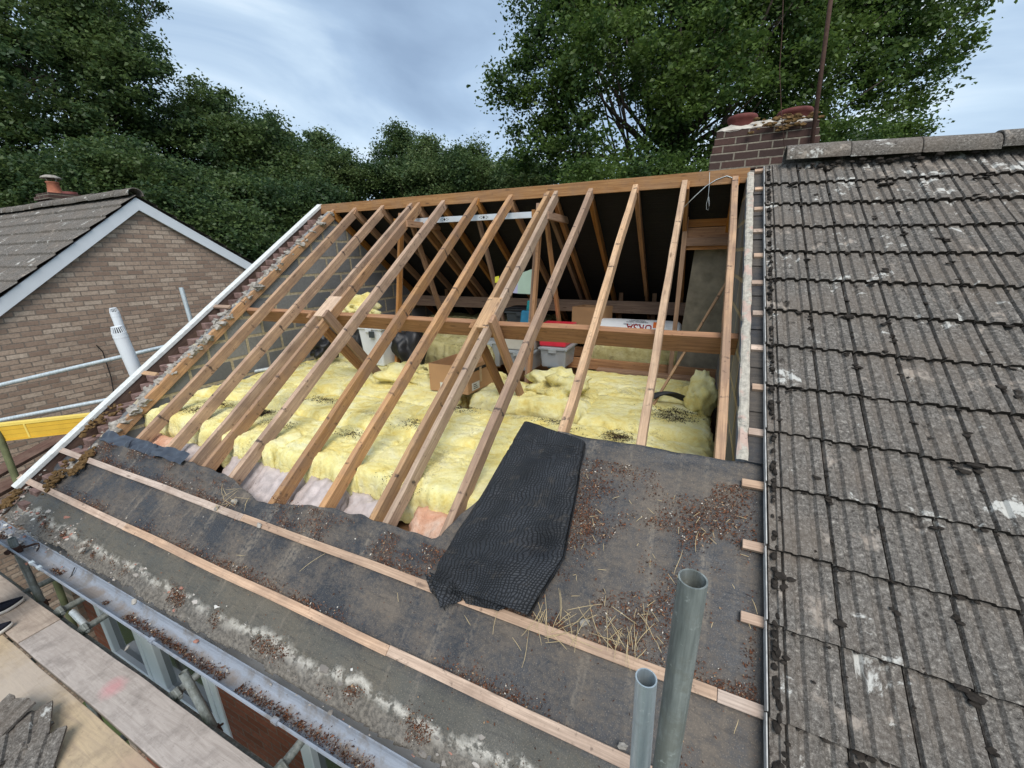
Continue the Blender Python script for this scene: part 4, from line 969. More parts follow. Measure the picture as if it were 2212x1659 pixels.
# turquoise carrier bag with a blue printed base
root = thing('carrier_bag', 'turquoise and blue carrier bag standing on the clear boxes', 'bag', PY(1140,695,.45)); cz = PY(1140,698,.45)
m = MB(); a = [(cz[0]+x,.45+y,cz[2]) for x,y in ((-.10,-.05),(.11,-.05),(.11,.07),(-.10,.07))]; b = [(cz[0]+x,.45+y,cz[2]+.17) for x,y in ((-.085,-.03),(.07,-.03),(.07,.03),(-.085,.03))]; m.prism(a,b); bev(m.obj('bag_base', M['blue'], root), .02, 3)
m = MB(); m.prism([(cz[0]+x,.47+y,cz[2]+.172) for x,y in ((-.02,-.03),(.08,-.03),(.08,.03),(-.02,.03))],[(cz[0]+x,.47+y,cz[2]+.30) for x,y in ((-.01,-.02),(.09,-.02),(.09,.02),(-.01,.02))]); bev(m.obj('bag_top', M['teal'], root), .012, 2)
# white bin with lid askew, black sack
c = PX(765,790,-4.10); wb = crate('storage_bin', 'tall white plastic bin tucked behind the left hand strut', (-4.22,-.52,-2.06), .38, .34, .52, M['white'], True, M['white'], .8)
m = MB(); m.box((-4.20,-.722,-1.67),(-4.12,-.708,-1.59)); m.obj('catch', M['greyp'], wb)
bg = heap('rubbish_sack', 'black rubbish sack slumped between the bin and the left hanger', (-3.80,-.42,-1.92),(.20,.22,.36),31,M['black'],None,.45,4,'sack')
heap('rubbish_sack', 'dark sack in the corner under the crumpled offcut', (-4.75,-.35,-1.75),(.32,.25,.36),37,M['black'],None,.4,4,'sack')
heap('tangled_cable', 'dark tangle of old cable by the blockwork beneath the purlin', (-4.86,-.90,-1.80),(.14,.16,.14),44,M['black'],None,.9,4,'cable')
# printed insulation roll still in its pack: lettering reads upside down from here
pa = PY(1283,712,1.0); pb = PY(1472,712,1.0); rz = (pa[2]+pb[2])/2-.02; rr = .155; xa, xb = pa[0], pb[0]
root = thing('insulation_pack', 'white wrapped roll of insulation with upside down red lettering', 'insulation pack', ((xa+xb)/2,1.0,rz))
m = MB(); n = 36; V=[]; F=[]; ks = [0,.03,.10,.3,.5,.7,.9,.97,1.0]; rs = [.72,.92,1,1.01,1,1.01,1,.92,.72]
for k,q in zip(ks,rs):
    for i in range(n): a = 2*math.pi*i/n; w_ = 1+.03*noise.noise(Vector((k*6,math.cos(a)*2,math.sin(a)*2))); V.append((xa+(xb-xa)*k, 1.0+math.cos(a)*rr*q*w_, rz+math.sin(a)*rr*q*w_))
for k in range(len(ks)-1):
    for i in range(n): F.append((k*n+i,k*n+(i+1)%n,(k+1)*n+(i+1)%n,(k+1)*n+i))
F += [tuple(range(n)), tuple(range((len(ks)-1)*n,len(ks)*n))]
mesh_obj('wrapper', V, F, M['white'], root, True)
M['redink'] = m_plain('red_ink_mat', (.50,.02,.03), .5); M['orange'] = m_plain('orange_ink_mat', (.72,.16,.03), .5); M['greyink'] = m_plain('grey_ink_mat', (.22,.23,.28), .6)
def wraptext(name, txt, x, ang, size, mat):
    cu = bpy.data.curves.new(name, 'FONT'); cu.body = txt; cu.size = size; cu.extrude = .0005; cu.offset = .0012 if size>.08 else .0004; cu.align_x = 'CENTER'
    o = bpy.data.objects.new(name, cu); COL.objects.link(o); bpy.context.view_layer.update()
    dg = bpy.context.evaluated_depsgraph_get(); me = bpy.data.meshes.new_from_object(o.evaluated_get(dg)); bpy.data.objects.remove(o)
    for v in me.vertices:               # roll the lettering round the pack, upside down towards the front
        a = ang - v.co.y/rr; r2 = rr*1.035+.003; v.co = Vector((x-v.co.x, 1.0-math.cos(a)*r2, rz+math.sin(a)*r2))
    me.materials.clear(); me.materials.append(mat); q = bpy.data.objects.new(name, me); COL.objects.link(q); adopt(q, root)
L_ = xb-xa
wraptext('red_lettering', 'URSA', xa+L_*.55, .74, .135, M['redink'])
wraptext('small_lettering', 'Grupo Uralita', xa+L_*.47, .80, .040, M['greyink'])
for k,(tx) in enumerate(('AISLAMIENTO TERMICO','INSULATION ROLL','LANA MINERAL')): wraptext('small_lettering', tx, xa+L_*.52, 1.02+.13*k, .026, M['greyink'])
def patch(name, x0, x1, a0, a1, mat):
    V=[];F=[];n=8
    for i in range(n+1):
        a = a0+(a1-a0)*i/n
        for x in (x0,x1): V.append((x, 1.0-math.cos(a)*(rr*1.035+.002), rz+math.sin(a)*(rr*1.035+.002)))
    for i in range(n): F.append((2*i,2*i+1,2*i+3,2*i+2))
    mesh_obj(name, V, F, mat, root)
patch('orange_panel', xa+L_*.70, xa+L_*.82, .5, 1.08, M['orange'])
# papers pinned to the truss
M['greenpaper'] = m_plain('green_paper_mat', (.42,.56,.47), .8, var=.08); M['lilac'] = m_plain('lilac_paper_mat', (.42,.43,.62), .8, var=.08); M['yellowp'] = m_plain('yellow_paper_mat', (.62,.60,.06), .8)
def sheet(px, pts, mat, label, x=None):
    V = [PX(a,b,-2.10) for a,b in pts] if x is None else [PY(a,b,x) for a,b in pts]; n = len(V); m = MB(); m.prism(V, [v+np.array([0,.002,0]) for v in V])
    return tag(m.obj('paper_sheet', mat), label, 'paper')
sheet(0, [(1117,588),(1124,600),(1122,637),(1111,637),(1113,600)][::-1] if 0 else [(1119,592),(1150,581),(1158,598),(1155,636),(1118,634)], M['greenpaper'], 'pale green sheet pinned at the back of the right truss', .10)
sheet(0, [(1092,596),(1120,592),(1119,634),(1096,631)], M['lilac'], 'lilac printed sheet overlapping the green one on the truss', .105)
sheet(0, [(1069,598),(1078,596),(1077,610),(1069,611)], M['yellowp'], 'small yellow card behind the right double rafter', .10)
# punched steel channel laid between the trusses
pa = PY(889,478,.04); pb = PY(1157,463,.04); root = thing('steel_channel', 'bright galvanised steel channel spanning the two trusses under the ridge', 'steel channel', pa)
M['steel'] = m_plain('bright_steel_mat', (.62,.67,.72), .38, .25, var=.12, sc=9)
beam('channel', pa+np.array([0,0,.03]), pb+np.array([0,0,.03]), .032, .066, M['steel'], root, (0,0,1), 8, .0005)
for t in (.30,.62):
    m = MB(); c = pa+(pb-pa)*t+np.array([0,-.0175,-.002])
    for dx,dz,r in ((0,0,.014),(-.035,.012,.005),(-.035,-.012,.005),(.035,.012,.005),(.035,-.012,.005),(-.055,0,.005),(.055,0,.005)): m.tube((c[0]+dx,c[1]-.001,c[2]+dz),(c[0]+dx,c[1]+.001,c[2]+dz), r, n=10)
    m.obj('punched_hole', M['black'], root)
# black felt scrap on the quilt, leaning lath, stray cord and cable
V=[];F=[]; p0 = PZ(1400,872,-2.06); 
for i in range(19):
    for j in range(7):
        u = i/18; v = j/6; x = p0[0]+.03+u*.36; y = p0[1]+.02+v*.12*(1-.4*u)+u*.10; z = -2.06+.03+.05*math.sin(u*3.4+v)+.035*math.sin(v*4+u*2)+.05*u*v
        V.append((x,y,z))
for i in range(18):
    for j in range(6): F.append((i*7+j,(i+1)*7+j,(i+1)*7+j+1,i*7+j+1))
o = tag(mesh_obj('felt_scrap', V, F, m_plain('scrap_felt_mat', (.030,.031,.034), .6, var=.3, sc=12), None, True), 'curled black felt scrap lying on yellow insulation near the party wall', 'felt'); so = o.modifiers.new('t','SOLIDIFY'); so.thickness = .004
a = PZ(1409,876,-2.08); b = PY(1567,612,-.05); tag(beam('timber_lath', a, b, .022, .022, M['rafter2'], None, (0,-.5,1), 10), 'slim timber lath leaning from the insulation up to the party wall', 'lath')
m = MB(); m.path([PY(x,y,.015) for x,y in ((1478,447),(1500,425),(1525,402),(1548,388),(1570,380),(1582,384),(1588,400))], .0038, 6); tag(m.obj('cable', M['galv'], None, True), 'pale cable looping from the ridge at the party wall end', 'cable')
m = MB(); m.path([PY(x,y,.0) for x,y in ((1533,372),(1532,400),(1530,425),(1526,440),(1526,452),(1530,454),(1532,444),(1531,425))], .002, 5); tag(m.obj('cord', M['galv'], None, True), 'short cord hanging in a loop from the ridge board', 'cord')

# ------------------------------------------------------------------ folded felt on the slope
Lp = [(1130,908),(1083,990),(1035,1070),(985,1145),(948,1205),(928,1252)]; Rp = [(1262,950),(1252,1000),(1240,1070),(1225,1140),(1213,1200),(1136,1326)]
def poly(pts, t):
    t = t*(len(pts)-1); i = min(int(t), len(pts)-2); f = t-i; a,b = np.array(pts[i],float),np.array(pts[i+1],float); return a*(1-f)+b*f
H = .095; nU, nV = 46, 90; V=[];UV=[];F=[]; PL = [np.array(PR(*q,H)) for q in Lp]; PRt = [np.array(PR(*q,H)) for q in Rp]
for j in range(nV+1):
    v = j/nV; a = poly(PL, v); b = poly(PRt, v)
    for i in range(nU+1):
        u = i/nU; q = a*(1-u)+b*u; 
        e = min(u,1-u); h = H-.022*math.exp(-e/.03)
        h += .018*noise.noise(Vector((u*2.1,v*3.1,3)))+.007*noise.noise(Vector((u*6,v*9,5)))
        h += -.045*math.exp(-((u-.80)/.13)**2-((v-.74)/.07)**2) + .018*math.exp(-((u-.6)/.2)**2-((v-.86)/.08)**2) - .022*math.exp(-((u-.42)/.15)**2-((v-.38-.1*u)/.04)**2)
        for vv,am in ((.105,.014),(.135,.012),(.165,.008)): h -= am*math.exp(-((v-vv-.03*noise.noise(Vector((u*3,vv*9,1)))+.02*(u-.5))/.009)**2)
        h += .010*math.exp(-(v/.05)**2)*0
        if v > .86: h -= (v-.86)*.12*(1+.8*math.sin(u*5))
        V.append(rp(q[0],q[1],h)); UV.append((u*.55, v*1.15))
row = nU+1
for j in range(nV):
    for i in range(nU): F.append((j*row+i,j*row+i+1,(j+1)*row+i+1,(j+1)*row+i))
edge = [(j,nU) for j in range(nV+1)]+[(nV,i_) for i_ in []]
def skirt(idx, out, dh, uvo):
    prev = idx
    for q in range(1,6):
        cur = []
        for k in idx:
            p = np.array(V[k]); hh = p@NRM; t = q/5; nh_ = max(hh*(1-t)+.006*t, .004); off = np.array(out)*(math.sin(t*math.pi)*.010-.012*t+.006*noise.noise(Vector((p[0]*12,p[1]*12,q))))
            cur.append(len(V)); V.append(p+NRM*(nh_-hh)+np.array([off[0],0,0])+SLP*off[1]); UV.append((UV[k][0]+uvo[0]*t*.08, UV[k][1]+uvo[1]*t*.08))
        for a in range(len(idx)-1): F.append((prev[a],prev[a+1],cur[a+1],cur[a]))
        prev = cur
skirt([j*row+nU for j in range(nV+1)], (1.2,0), 0, (1,0)); skirt([j*row for j in range(nV,-1,-1)], (-1,0), 0, (-1,0)); skirt([i for i in range(nU+1)], (0,1), 0, (0,-1)); 
ff = thing('folded_felt', 'folded bundle of black woven underlay lying on the stripped slope', 'roofing felt', rp(-1.2,-3.5,0))
mesh_obj('folded_sheet', V, F, M['feltroll'], ff, True, UV)
def flap(name, pts, seed, h0=.05, n=16, mat='feltroll'):
    q = [np.array(PR(*p, h0)) for p in pts]; V=[];UV=[];F=[]
    for i in range(n+1):
        for j in range(n+1):
            u=i/n; v=j/n; p = (q[0]*(1-u)+q[1]*u)*(1-v)+(q[3]*(1-u)+q[2]*u)*v
            h = h0*(1-.75*v)+.022*math.sin(u*5+seed)*v+.010*noise.noise(Vector((u*4,v*4,seed)))
            V.append(rp(p[0],p[1],max(h,.006))); UV.append((p[0]*1.0+seed,p[1]*1.0))
    for i in range(n):
        for j in range(n): F.append((i*(n+1)+j,(i+1)*(n+1)+j,(i+1)*(n+1)+j+1,i*(n+1)+j+1))
    o = mesh_obj(name, V, F, M[mat], ff, True, UV); s=o.modifiers.new('t','SOLIDIFY'); s.thickness=.003; return o
flap('folded_corner', [(928,1235),(985,1262),(990,1290),(945,1310)], 1.0, .075)
flap('folded_corner', [(918,1240),(955,1258),(958,1318),(925,1275)], 2.2, .06)
flap('folded_corner', [(985,1265),(1100,1310),(1075,1318),(1000,1300)], 3.1, .05, 16)
# ------------------------------------------------------------------ scaffold
ZP = -3.2
GBD = 'scaffold boards of the working platform'
def sboard(label, x0, x1, y0, y1, mat, z=ZP):
    o = beam('scaffold_board', (x0,(y0+y1)/2,z), (x1,(y0+y1)/2,z), abs(y1-y0), .038, M[mat], None, (0,0,1), 30, .003, .004)
    tag(o, label, 'scaffold board', GBD); 
    return o
M['hoop'] = m_plain('hoop_iron_mat', (.16,.15,.15), .5, .6, var=.3)
def m_board(name, light, dark, spots):
    t = NT(name); c = t.co(); st = t.n('ShaderNodeMapping'); st.inputs['Scale'].default_value = (1.3,15,15); t.l(c, st.inputs[0])
    g = t.noise(st.outputs[0], 2, 6, .62, 1.6); n = t.noise(c, 7, 6, .7); n2 = t.noise(c, 45, 4, .7)
    k = t.mix(t.ramp(g, [(.3,0),(.7,1)]), dark, light)
    k = t.mix(t.math('MULTIPLY', t.ramp(n, [(.48,0),(.66,1)]), .6), k, tuple(x*.62 for x in dark))
    k = t.mix(t.math('MULTIPLY', t.ramp(n2, [(.60,0),(.72,1)]), .5), k, tuple(x*.4 for x in dark))
    for (px,py,r,col,am) in spots:
        d = t.n('ShaderNodeVectorMath', operation='DISTANCE'); t.l(c, d.inputs[0]); d.inputs[1].default_value = (px,py,0)
        w = t.math('ADD', d.outputs['Value'], t.math('MULTIPLY', t.math('SUBTRACT', n, .5), r*1.6))
        k = t.mix(t.math('MULTIPLY', t.ramp(w, [(r*.25,1),(r,0)]), am), k, col)
    return t.fin(k, .8, t.bump(t.math('ADD', g, t.math('MULTIPLY', n2, .5)), .4, .004), spec=.2)
pk = PZ(235,1493,ZP)      # pink spray mark on the near board
M['sb1'] = m_board('grey_board_mat', (.47,.415,.375), (.33,.285,.255), [(pk[0]+4.40, 0.0, .085, (.56,.24,.25), .6)])
M['sb2'] = m_board('tan_board_mat', (.52,.40,.255), (.37,.285,.20), [(.7,0,.5,(.42,.36,.31),.7),(1.9,.05,.22,(.36,.25,.19),.6)])
M['sb3'] = m_board('brown_board_mat', (.46,.38,.31), (.34,.27,.22), [])
sboard('pale scaffold board nearest the gutter, with a pink sprayed mark', -4.40, -.55, -4.122, -3.908, 'sb1')
sboard('brownish board end beside the gutter just beyond the pale pink-marked board', -8.3, -4.415, -4.122, -3.908, 'sb3')
sboard('tan scaffold board second from the gutter, streaked yellow', -4.66, -.75, -4.352, -4.138, 'sb2')
sboard('board under the navy shoes, second from the gutter', -8.56, -4.672, -4.352, -4.138, 'sb3')
sboard('grey scaffold board third from the gutter under the broken tiles', -4.5, -.6, -4.58, -4.366, 'sb1')
sboard('outermost board of the platform behind the broken tiles', -4.9, -1.0, -4.81, -4.596, 'sb3')
GT_ = 'scaffold tubes'
def stube(label, p0, p1, mat='galvd', r=.0242, name='scaffold_tube', hollow=True):
    p0 = Vector(tuple(map(float,p0))); p1 = Vector(tuple(map(float,p1))); m = MB(); n = 24
    d = (p1-p0).normalized(); a = d.orthogonal().normalized(); b = d.cross(a); rings = []
    seq = [(0,r-.004),(0,r),(1,r),(1,r-.004),('in',r-.004)]
    V=[];F=[]
    for t,rr in ((0,r-.0042),(0,r),(1,r-.0012),(1.0,r-.0042),(.72,r-.0042)):
        c = p0+(p1-p0)*t+(d*.0 if t!=1 else d*0)
        V += [c+(a*math.cos(2*math.pi*i/n)+b*math.sin(2*math.pi*i/n))*rr for i in range(n)]
    for k in range(4):
        for i in range(n): F.append((k*n+i,k*n+(i+1)%n,(k+1)*n+(i+1)%n,(k+1)*n+i))
    F.append(tuple(4*n+i for i in range(n)))
    m.add(V,F); o = m.obj(name, M[mat], None, False)
    for p in o.data.polygons: p.use_smooth = len(p.vertices)==4
    bevm = o.modifiers.new('es','EDGE_SPLIT'); bevm.split_angle = R(40)
    return tag(o, label, 'scaffold tube', GT_)
def clamp(parent, c, ax, mat='rust', name='coupler'):
    """a double coupler: band round the tube, saddle block, bolt with nut"""
    c = Vector(tuple(map(float,c))); ax = Vector(ax).normalized(); o1 = ax.orthogonal().normalized(); m = MB()
    m.tube(c-ax*.027, c+ax*.027, .031, n=16); s = c+o1*.040
    m.tube(s-ax.cross(o1)*.027, s+ax.cross(o1)*.027, .021, n=6); e = c+ax.cross(o1)*.036
    m.tube(e-o1*.03, e+o1*.055, .007, n=8); m.tube(e+o1*.035, e+o1*.05, .014, n=6)
    o = m.obj(name, M[mat], parent); bev(o, .002); return o
# standards
tp = PD(1497,1250,.665); bt = PY(1437,1659,tp[1]); d = (bt-tp)/np.linalg.norm(bt-tp)
big = stube('tall weathered grey scaffold upright in the right foreground with open top', tp+d*2.4, tp)
tp2 = PD(1396,1464,.89); bt2 = PY(1382,1659,tp2[1]); d2 = (bt2-tp2)/np.linalg.norm(bt2-tp2)
stube('shorter bright galvanised tube standing just left of the tall foreground upright', tp2+d2*1.6, tp2, 'galv')
t3 = PY(395,1452,-3.86); b3 = PY(452,1556,-3.86); d3 = (b3-t3)/np.linalg.norm(b3-t3)
s3 = stube('stubby scaffold upright ending open between the pale board and the gutter', t3+d3*3.2, t3); clamp(s3, t3+d3*.42, tuple(d3))
t4 = PY(24,1163,-3.86); b4 = PY(84,1288,-3.86); d4 = (b4-t4)/np.linalg.norm(b4-t4)
s4 = stube('scaffold upright with a rusty coupler at the far left end of the gutter', t4+d4*3.2, t4); clamp(s4, t4+d4*.10, tuple(d4)); clamp(s4, t4+d4*.62, tuple(d4))
m = MB(); m.path([t4+d4*.1+np.array([.02,.03,0]),t4+d4*.1+np.array([.06,.08,.01]),t4+d4*.1+np.array([.11,.10,.02]),t4+d4*.12+np.array([.13,.06,-.02])], .008, 6); bo = m.obj('coupler_bolt', M['rust'], s4)
# transoms below the boards, running to the wall
for k,(x,lab) in enumerate(((-4.62,'scaffold tube under the boards beside the bright fixing'),(-4.24,'scaffold tube under the joint between the two nearest boards'),(-3.09,'scaffold tube under the pale board beside the stubby upright'),(-2.14,'scaffold tube reaching for the wall at the bottom edge, nearest of the cross tubes'))):
    o = stube(lab, (x+.05,-5.0,-3.266), (x,-3.60,-3.266))
    clamp(o, (x+.01,-3.86,-3.266), (0,1,0), 'galvd')
stube('scaffold tube crossing far below the gutter end at the left', (-5.25,-4.9,-3.30), (-5.2,-3.62,-3.30))
stube('long ledger tube running beneath the boards along the wall', (-8.4,-3.88,-3.318), (.6,-3.88,-3.318))
f0 = PZ(158,1326,-3.24); f1 = PZ(184,1350,-3.262); fx = thing('tube_fixing', 'bright galvanised fixing with bolt between two cross tubes', 'scaffold fixing', f1)
m = MB(); m.tube(f1, f0+np.array([0,0,.02]), .021, n=16); m.obj('sleeve', M['galv'], fx); m = MB(); m.tube(f1+np.array([.0,.0,.0]), f1+np.array([.03,-.02,-.02]), .010, n=8); m.tube(f1+np.array([-.05,.0,-.02]), f1+np.array([.05,.01,-.02]), .006, n=8); m.obj('bolt', M['galv'], fx)
# guard rails beyond the gable
xr_ = -6.35
g0 = PX(-5,833,xr_-.0); 
def rail(pxa, pxb, lab):
    a = PD(*pxa); b = PD(*pxb); dd = (b-a); stube(lab, a-dd*.5, b+dd*.8, 'galv')
rail((0,832,4.7),(300,762,4.85), 'upper galvanised guard rail crossing the tan brick gable')
rail((0,908,4.65),(366,838,4.9), 'lower galvanised guard rail crossing the tan brick gable')
a = PD(391,621,4.75); b = PD(412,692,4.85); stube('short galvanised upright rising behind the bargeboard', a+(b-a)*9, a, 'galv')
a = PD(-6,930,4.3); b = PD(26,1012,4.35); M['algae'] = m_plain('algae_tube_mat', (.15,.16,.08), .8, .2, var=.4); stube('green stained upright at the left edge under the yellow beam', b+(b-a)*6, a-(b-a)*.15, 'algae', .03)
# yellow beam
M['yel'] = m_plain('yellow_paint_mat', (.70,.43,.05), .5, var=.12, sc=6); M['yelg'] = m_plain('yellow_groove_mat', (.40,.22,.03), .6); M['yell'] = m_plain('pale_yellow_paint_mat', (.80,.60,.14), .5, var=.1)
a = PD(-90,930,4.25); b = PD(215,896,4.45); yb = thing('yellow_beam', 'long yellow toe board beam crossing the left edge in front of the brick gable', 'beam', a)
beam('web', a+np.array([0,0,-.004]), b+np.array([0,0,-.004]), .045, .150, M['yel'], yb, (0,0,1), 10, .0006)
beam('flange', a+np.array([0,0,.030]), b+np.array([0,0,.030]), .058, .0335, M['yell'], yb, (0,0,1), 10, .0006)
beam('flange', a+np.array([0,0,-.1545]), b+np.array([0,0,-.1545]), .058, .014, M['yel'], yb, (0,0,1), 10, .0006)
q = a+(b-a)*.46; dd = (b-a)/np.linalg.norm(b-a); beam('band', q, q+dd*.02, .062, .158, M['yell'], yb, (0,0,1), 2)
for zz in (.012,-.048,-.100):
    beam('groove', a+np.array([0,0,zz]), b+np.array([0,0,zz]), .0468, .0025, M['yelg'], yb, (0,0,1), 4)
# dark boards of the lift beyond the gable
for k,(q0,q1) in enumerate((((-60,1046),(150,932)),((-60,1086),(150,972)),((-60,1130),(120,1022)))):
    a = PZ(*q0,-2.98-.02*k); b = PZ(*q1,-2.98-.02*k); tag(beam('scaffold_board', a, b, .22, .038, M['boarddark'], None, (0,0,1), 12), ('upper','middle','lowest')[k]+' of the dark reddish boards beyond the foot of the bargeboard', 'scaffold board', 'dark boards beyond the bargeboard')
# flue terminals
def flue(label, top, bot, r, name='flue_pipe'):
    root = thing(name, label, 'flue', bot); m = MB(); t = Vector(tuple(top)); b = Vector(tuple(bot)); d = (t-b).normalized(); m.tube(b-d*1.2, t, r, n=28); m.tube(t-d*.05,t-d*.035,r*1.03,n=28); o = m.obj('pipe', M['white'], root, True)
    md = o.modifiers.new('es','EDGE_SPLIT'); md.split_angle = R(40)
    a = d.orthogonal().normalized(); c = d.cross(a); g = MB()
    for k in range(18):
        an = 2*math.pi*k/18; v = a*math.cos(an)+c*math.sin(an); g.tube(t+v*r*.92, t+d*r*1.0+v*r*.70, r*.07, n=5)
    g.tube(t+d*r*1.0, t+d*r*1.12, r*.76, n=24); g.tube(t, t+d*r*.06, r*.98, n=24); g.obj('grille', M['white'], root)
    k = MB(); k.tube(t, t+d*r*.95, r*.5, n=16); k.obj('inner_pipe', M['black'], root)
flue('big white flue pipe with a slotted grille rising behind the bargeboard', PX(257,719,-5.98), PX(292,800,-5.98), .062)
flue('slimmer white flue pipe with a slotted grille behind the big one', PX(247,674,-6.12), PX(270,735,-6.12), .040)
m = MB(); m.path([PX(x,y,LX+.03) for x,y in ((208,745),(222,760),(232,790),(240,815),(246,850))], .008, 6); tag(m.obj('cable', M['black'], None), 'black cable trailing down the tan brick gable', 'cable')
# broken tiles stacked on the boards
for k,(px,py,rz,lab) in enumerate(((22,1628,.5,'broken grey roof tile lying nearest the frame corner on the boards'),(75,1655,.9,'broken grey roof tile overlapping its neighbour at the bottom edge'),(58,1600,1.2,'darker chipped roof tile lying on the edge of the tan board'),(10,1580,.2,'broken grey roof tile leaning at the left edge of the stack'))):
    c = PZ(px,py,ZP); V=[];F=[]; pf=[(0,0),(.2,0),(.24,-.012),(.32,-.012),(.36,0),(.62,0),(.66,-.012),(.74,-.012),(.78,0),(1,0)]; w,l = .21,.26-.05*(k%2); n = len(pf)
    for t_ in (.0,-.016):
        for v in np.linspace(0,1,6):
            for (u,h) in pf:
                x = (u-.5)*w; y = (v-.5)*l+(noise.noise(Vector((u*5,k,0)))*.04 if v in (0.,1.) else 0); V.append((c[0]+x*math.cos(rz)-y*math.sin(rz), c[1]+x*math.sin(rz)+y*math.cos(rz), ZP+.032+.018*k+h+t_+.06*(v-.5)*(k%2)))
    for s_ in range(2):
        for j in range(5):
            for i in range(n-1): F.append((s_*6*n+j*n+i,s_*6*n+j*n+i+1,s_*6*n+(j+1)*n+i+1,s_*6*n+(j+1)*n+i))
    ring = [i for i in range(n)]+[j*n+n-1 for j in range(1,6)]+[5*n+i for i in range(n-2,-1,-1)]+[j*n for j in range(4,0,-1)]
    for a_,b_ in zip(ring, ring[1:]+ring[:1]): F.append((a_,b_,6*n+b_,6*n+a_))
    tag(mesh_obj('roof_tile', V, F, M['tile'], None), lab, 'roof tile', 'broken tiles on the scaffold')

# ------------------------------------------------------------------ the person whose shoes show at the left edge
pt = PZ(56,1298,ZP); pt2 = PZ(31,1352,ZP)
fx1, fy1 = float(pt[0]), float(pt[1]); fx2, fy2 = float(pt2[0]), float(pt2[1])
per = thing('person', 'person at the left edge in navy trainers with white soles on the boards', 'person', ((fx1+fx2)/2, fy1-.2, ZP))
def skin(name, pts, edges, rad, mat, parent, root_i=0, sub=2):
    me = bpy.data.meshes.new(name); me.from_pydata([tuple(map(float,p)) for p in pts], edges, []); me.materials.append(mat); o = bpy.data.objects.new(name, me); COL.objects.link(o)
    o.modifiers.new('skin','SKIN'); 
    for k,v in enumerate(me.skin_vertices[0].data): r = rad[k]; v.radius = r if hasattr(r,'__len__') else (r,r); v.use_root = (k==root_i)
    s = o.modifiers.new('sub','SUBSURF'); s.levels = sub; s.render_levels = sub
    for p in me.polygons: p.use_smooth = True
    o.modifiers['skin'].use_smooth_shade = True; adopt(o, parent); return o
hx, hy = (fx1+fx2)/2-.05, fy1-.30; z0 = ZP
M['skinm'] = m_plain('skin_mat', (.52,.32,.24), .55, var=.08); M['trou'] = m_plain('navy_cloth_mat', (.018,.022,.035), .9, var=.3, sc=20, bump=.3); M['top'] = m_plain('grey_cloth_mat', (.10,.11,.12), .9, var=.2, sc=20, bump=.3); M['hairm'] = m_plain('hair_mat', (.03,.02,.014), .8, var=.4, sc=40)
A1 = (fx1-.02, fy1-.235); A2 = (fx2-.03, fy2-.235)
body_pts = [(hx,hy,z0+.96),(hx,hy,z0+1.18),(hx,hy+.01,z0+1.40),(hx,hy+.02,z0+1.50),(hx,hy+.05,z0+1.60),(hx,hy+.06,z0+1.70),
 (hx-.19,hy,z0+1.42),(hx-.25,hy+.02,z0+1.14),(hx-.24,hy+.16,z0+.92),(hx-.23,hy+.21,z0+.85),(hx+.19,hy,z0+1.42),(hx+.25,hy+.02,z0+1.14),(hx+.24,hy+.16,z0+.92),(hx+.23,hy+.21,z0+.85),
 (hx-.10,hy,z0+.90),((hx-.1+A1[0])/2,(hy+A1[1])/2+.04,z0+.50),(A1[0],A1[1],z0+.10),(hx+.10,hy,z0+.90),((hx+.1+A2[0])/2,(hy+A2[1])/2+.04,z0+.50),(A2[0],A2[1],z0+.10)]
be = [(0,1),(1,2),(2,3),(3,4),(4,5),(2,6),(6,7),(7,8),(8,9),(2,10),(10,11),(11,12),(12,13),(0,14),(14,15),(15,16),(0,17),(17,18),(18,19)]
brd = [(.17,.12),(.155,.11),(.19,.12),(.06,.06),(.085,.10),(.08,.09),.065,.048,.036,.030,.065,.048,.036,.030,.095,.065,.045,.095,.065,.045]
skin('body', body_pts, be, brd, M['skinm'], per)
skin('trousers', [body_pts[i] for i in (0,14,15,17,18)]+[(A1[0],A1[1],z0+.115),(A2[0],A2[1],z0+.115)], [(0,1),(1,2),(2,5),(0,3),(3,4),(4,6)], [(.185,.135),.112,.082,.112,.082,.066,.066], M['trou'], per)
skin('jacket', [(hx,hy,z0+.97),(hx,hy,z0+1.18),(hx,hy+.01,z0+1.42)]+[body_pts[i] for i in (6,7,8,10,11,12)], [(0,1),(1,2),(2,3),(3,4),(4,5),(2,6),(6,7),(7,8)], [(.185,.135),(.18,.13),(.20,.13),.085,.066,.052,.085,.066,.052], M['top'], per, 1)
V,F = lump((hx,hy+.035,z0+1.72), .105, 3, 3, (.95,1.05,.85), .12); m = MB(); m.add(V,F); m.obj('hair', M['hairm'], per, True)
for sx in (-1,1):                      # hands: palm, four fingers and a thumb
    w = np.array((hx+sx*.23,hy+.21,z0+.85)); dn = np.array((0,.25,-.95)); pp=[w,w+dn*.09]; ee=[(0,1)]; rr_=[(.022,.014),(.036,.013)]
    for f in range(4):
        b0 = w+dn*.10+np.array(((f-1.5)*.018,0,0)); i0 = len(pp); L = (.062,.072,.068,.052)[f]; pp += [b0, b0+dn*L*.5+np.array((0,.008,0)), b0+dn*L+np.array((0,-.012,0))]; rr_ += [.009,.008,.007]; ee += [(1,i0),(i0,i0+1),(i0+1,i0+2)]
    i0 = len(pp); pp += [w+dn*.04+np.array((-sx*.035,.02,0)), w+dn*.085+np.array((-sx*.048,.03,0))]; rr_ += [.010,.008]; ee += [(0,i0),(i0,i0+1)]
    skin('hand', pp, ee, rr_, M['skinm'], per)
fc = MB(); 
for sx in (-1,1):
    V,F = lump((hx+sx*.032,hy+.148,z0+1.665), .012, 1, 2, (1,.6,.8), 0); fc.add(V,F)
fc.obj('eyes', M['paper'], per, True)
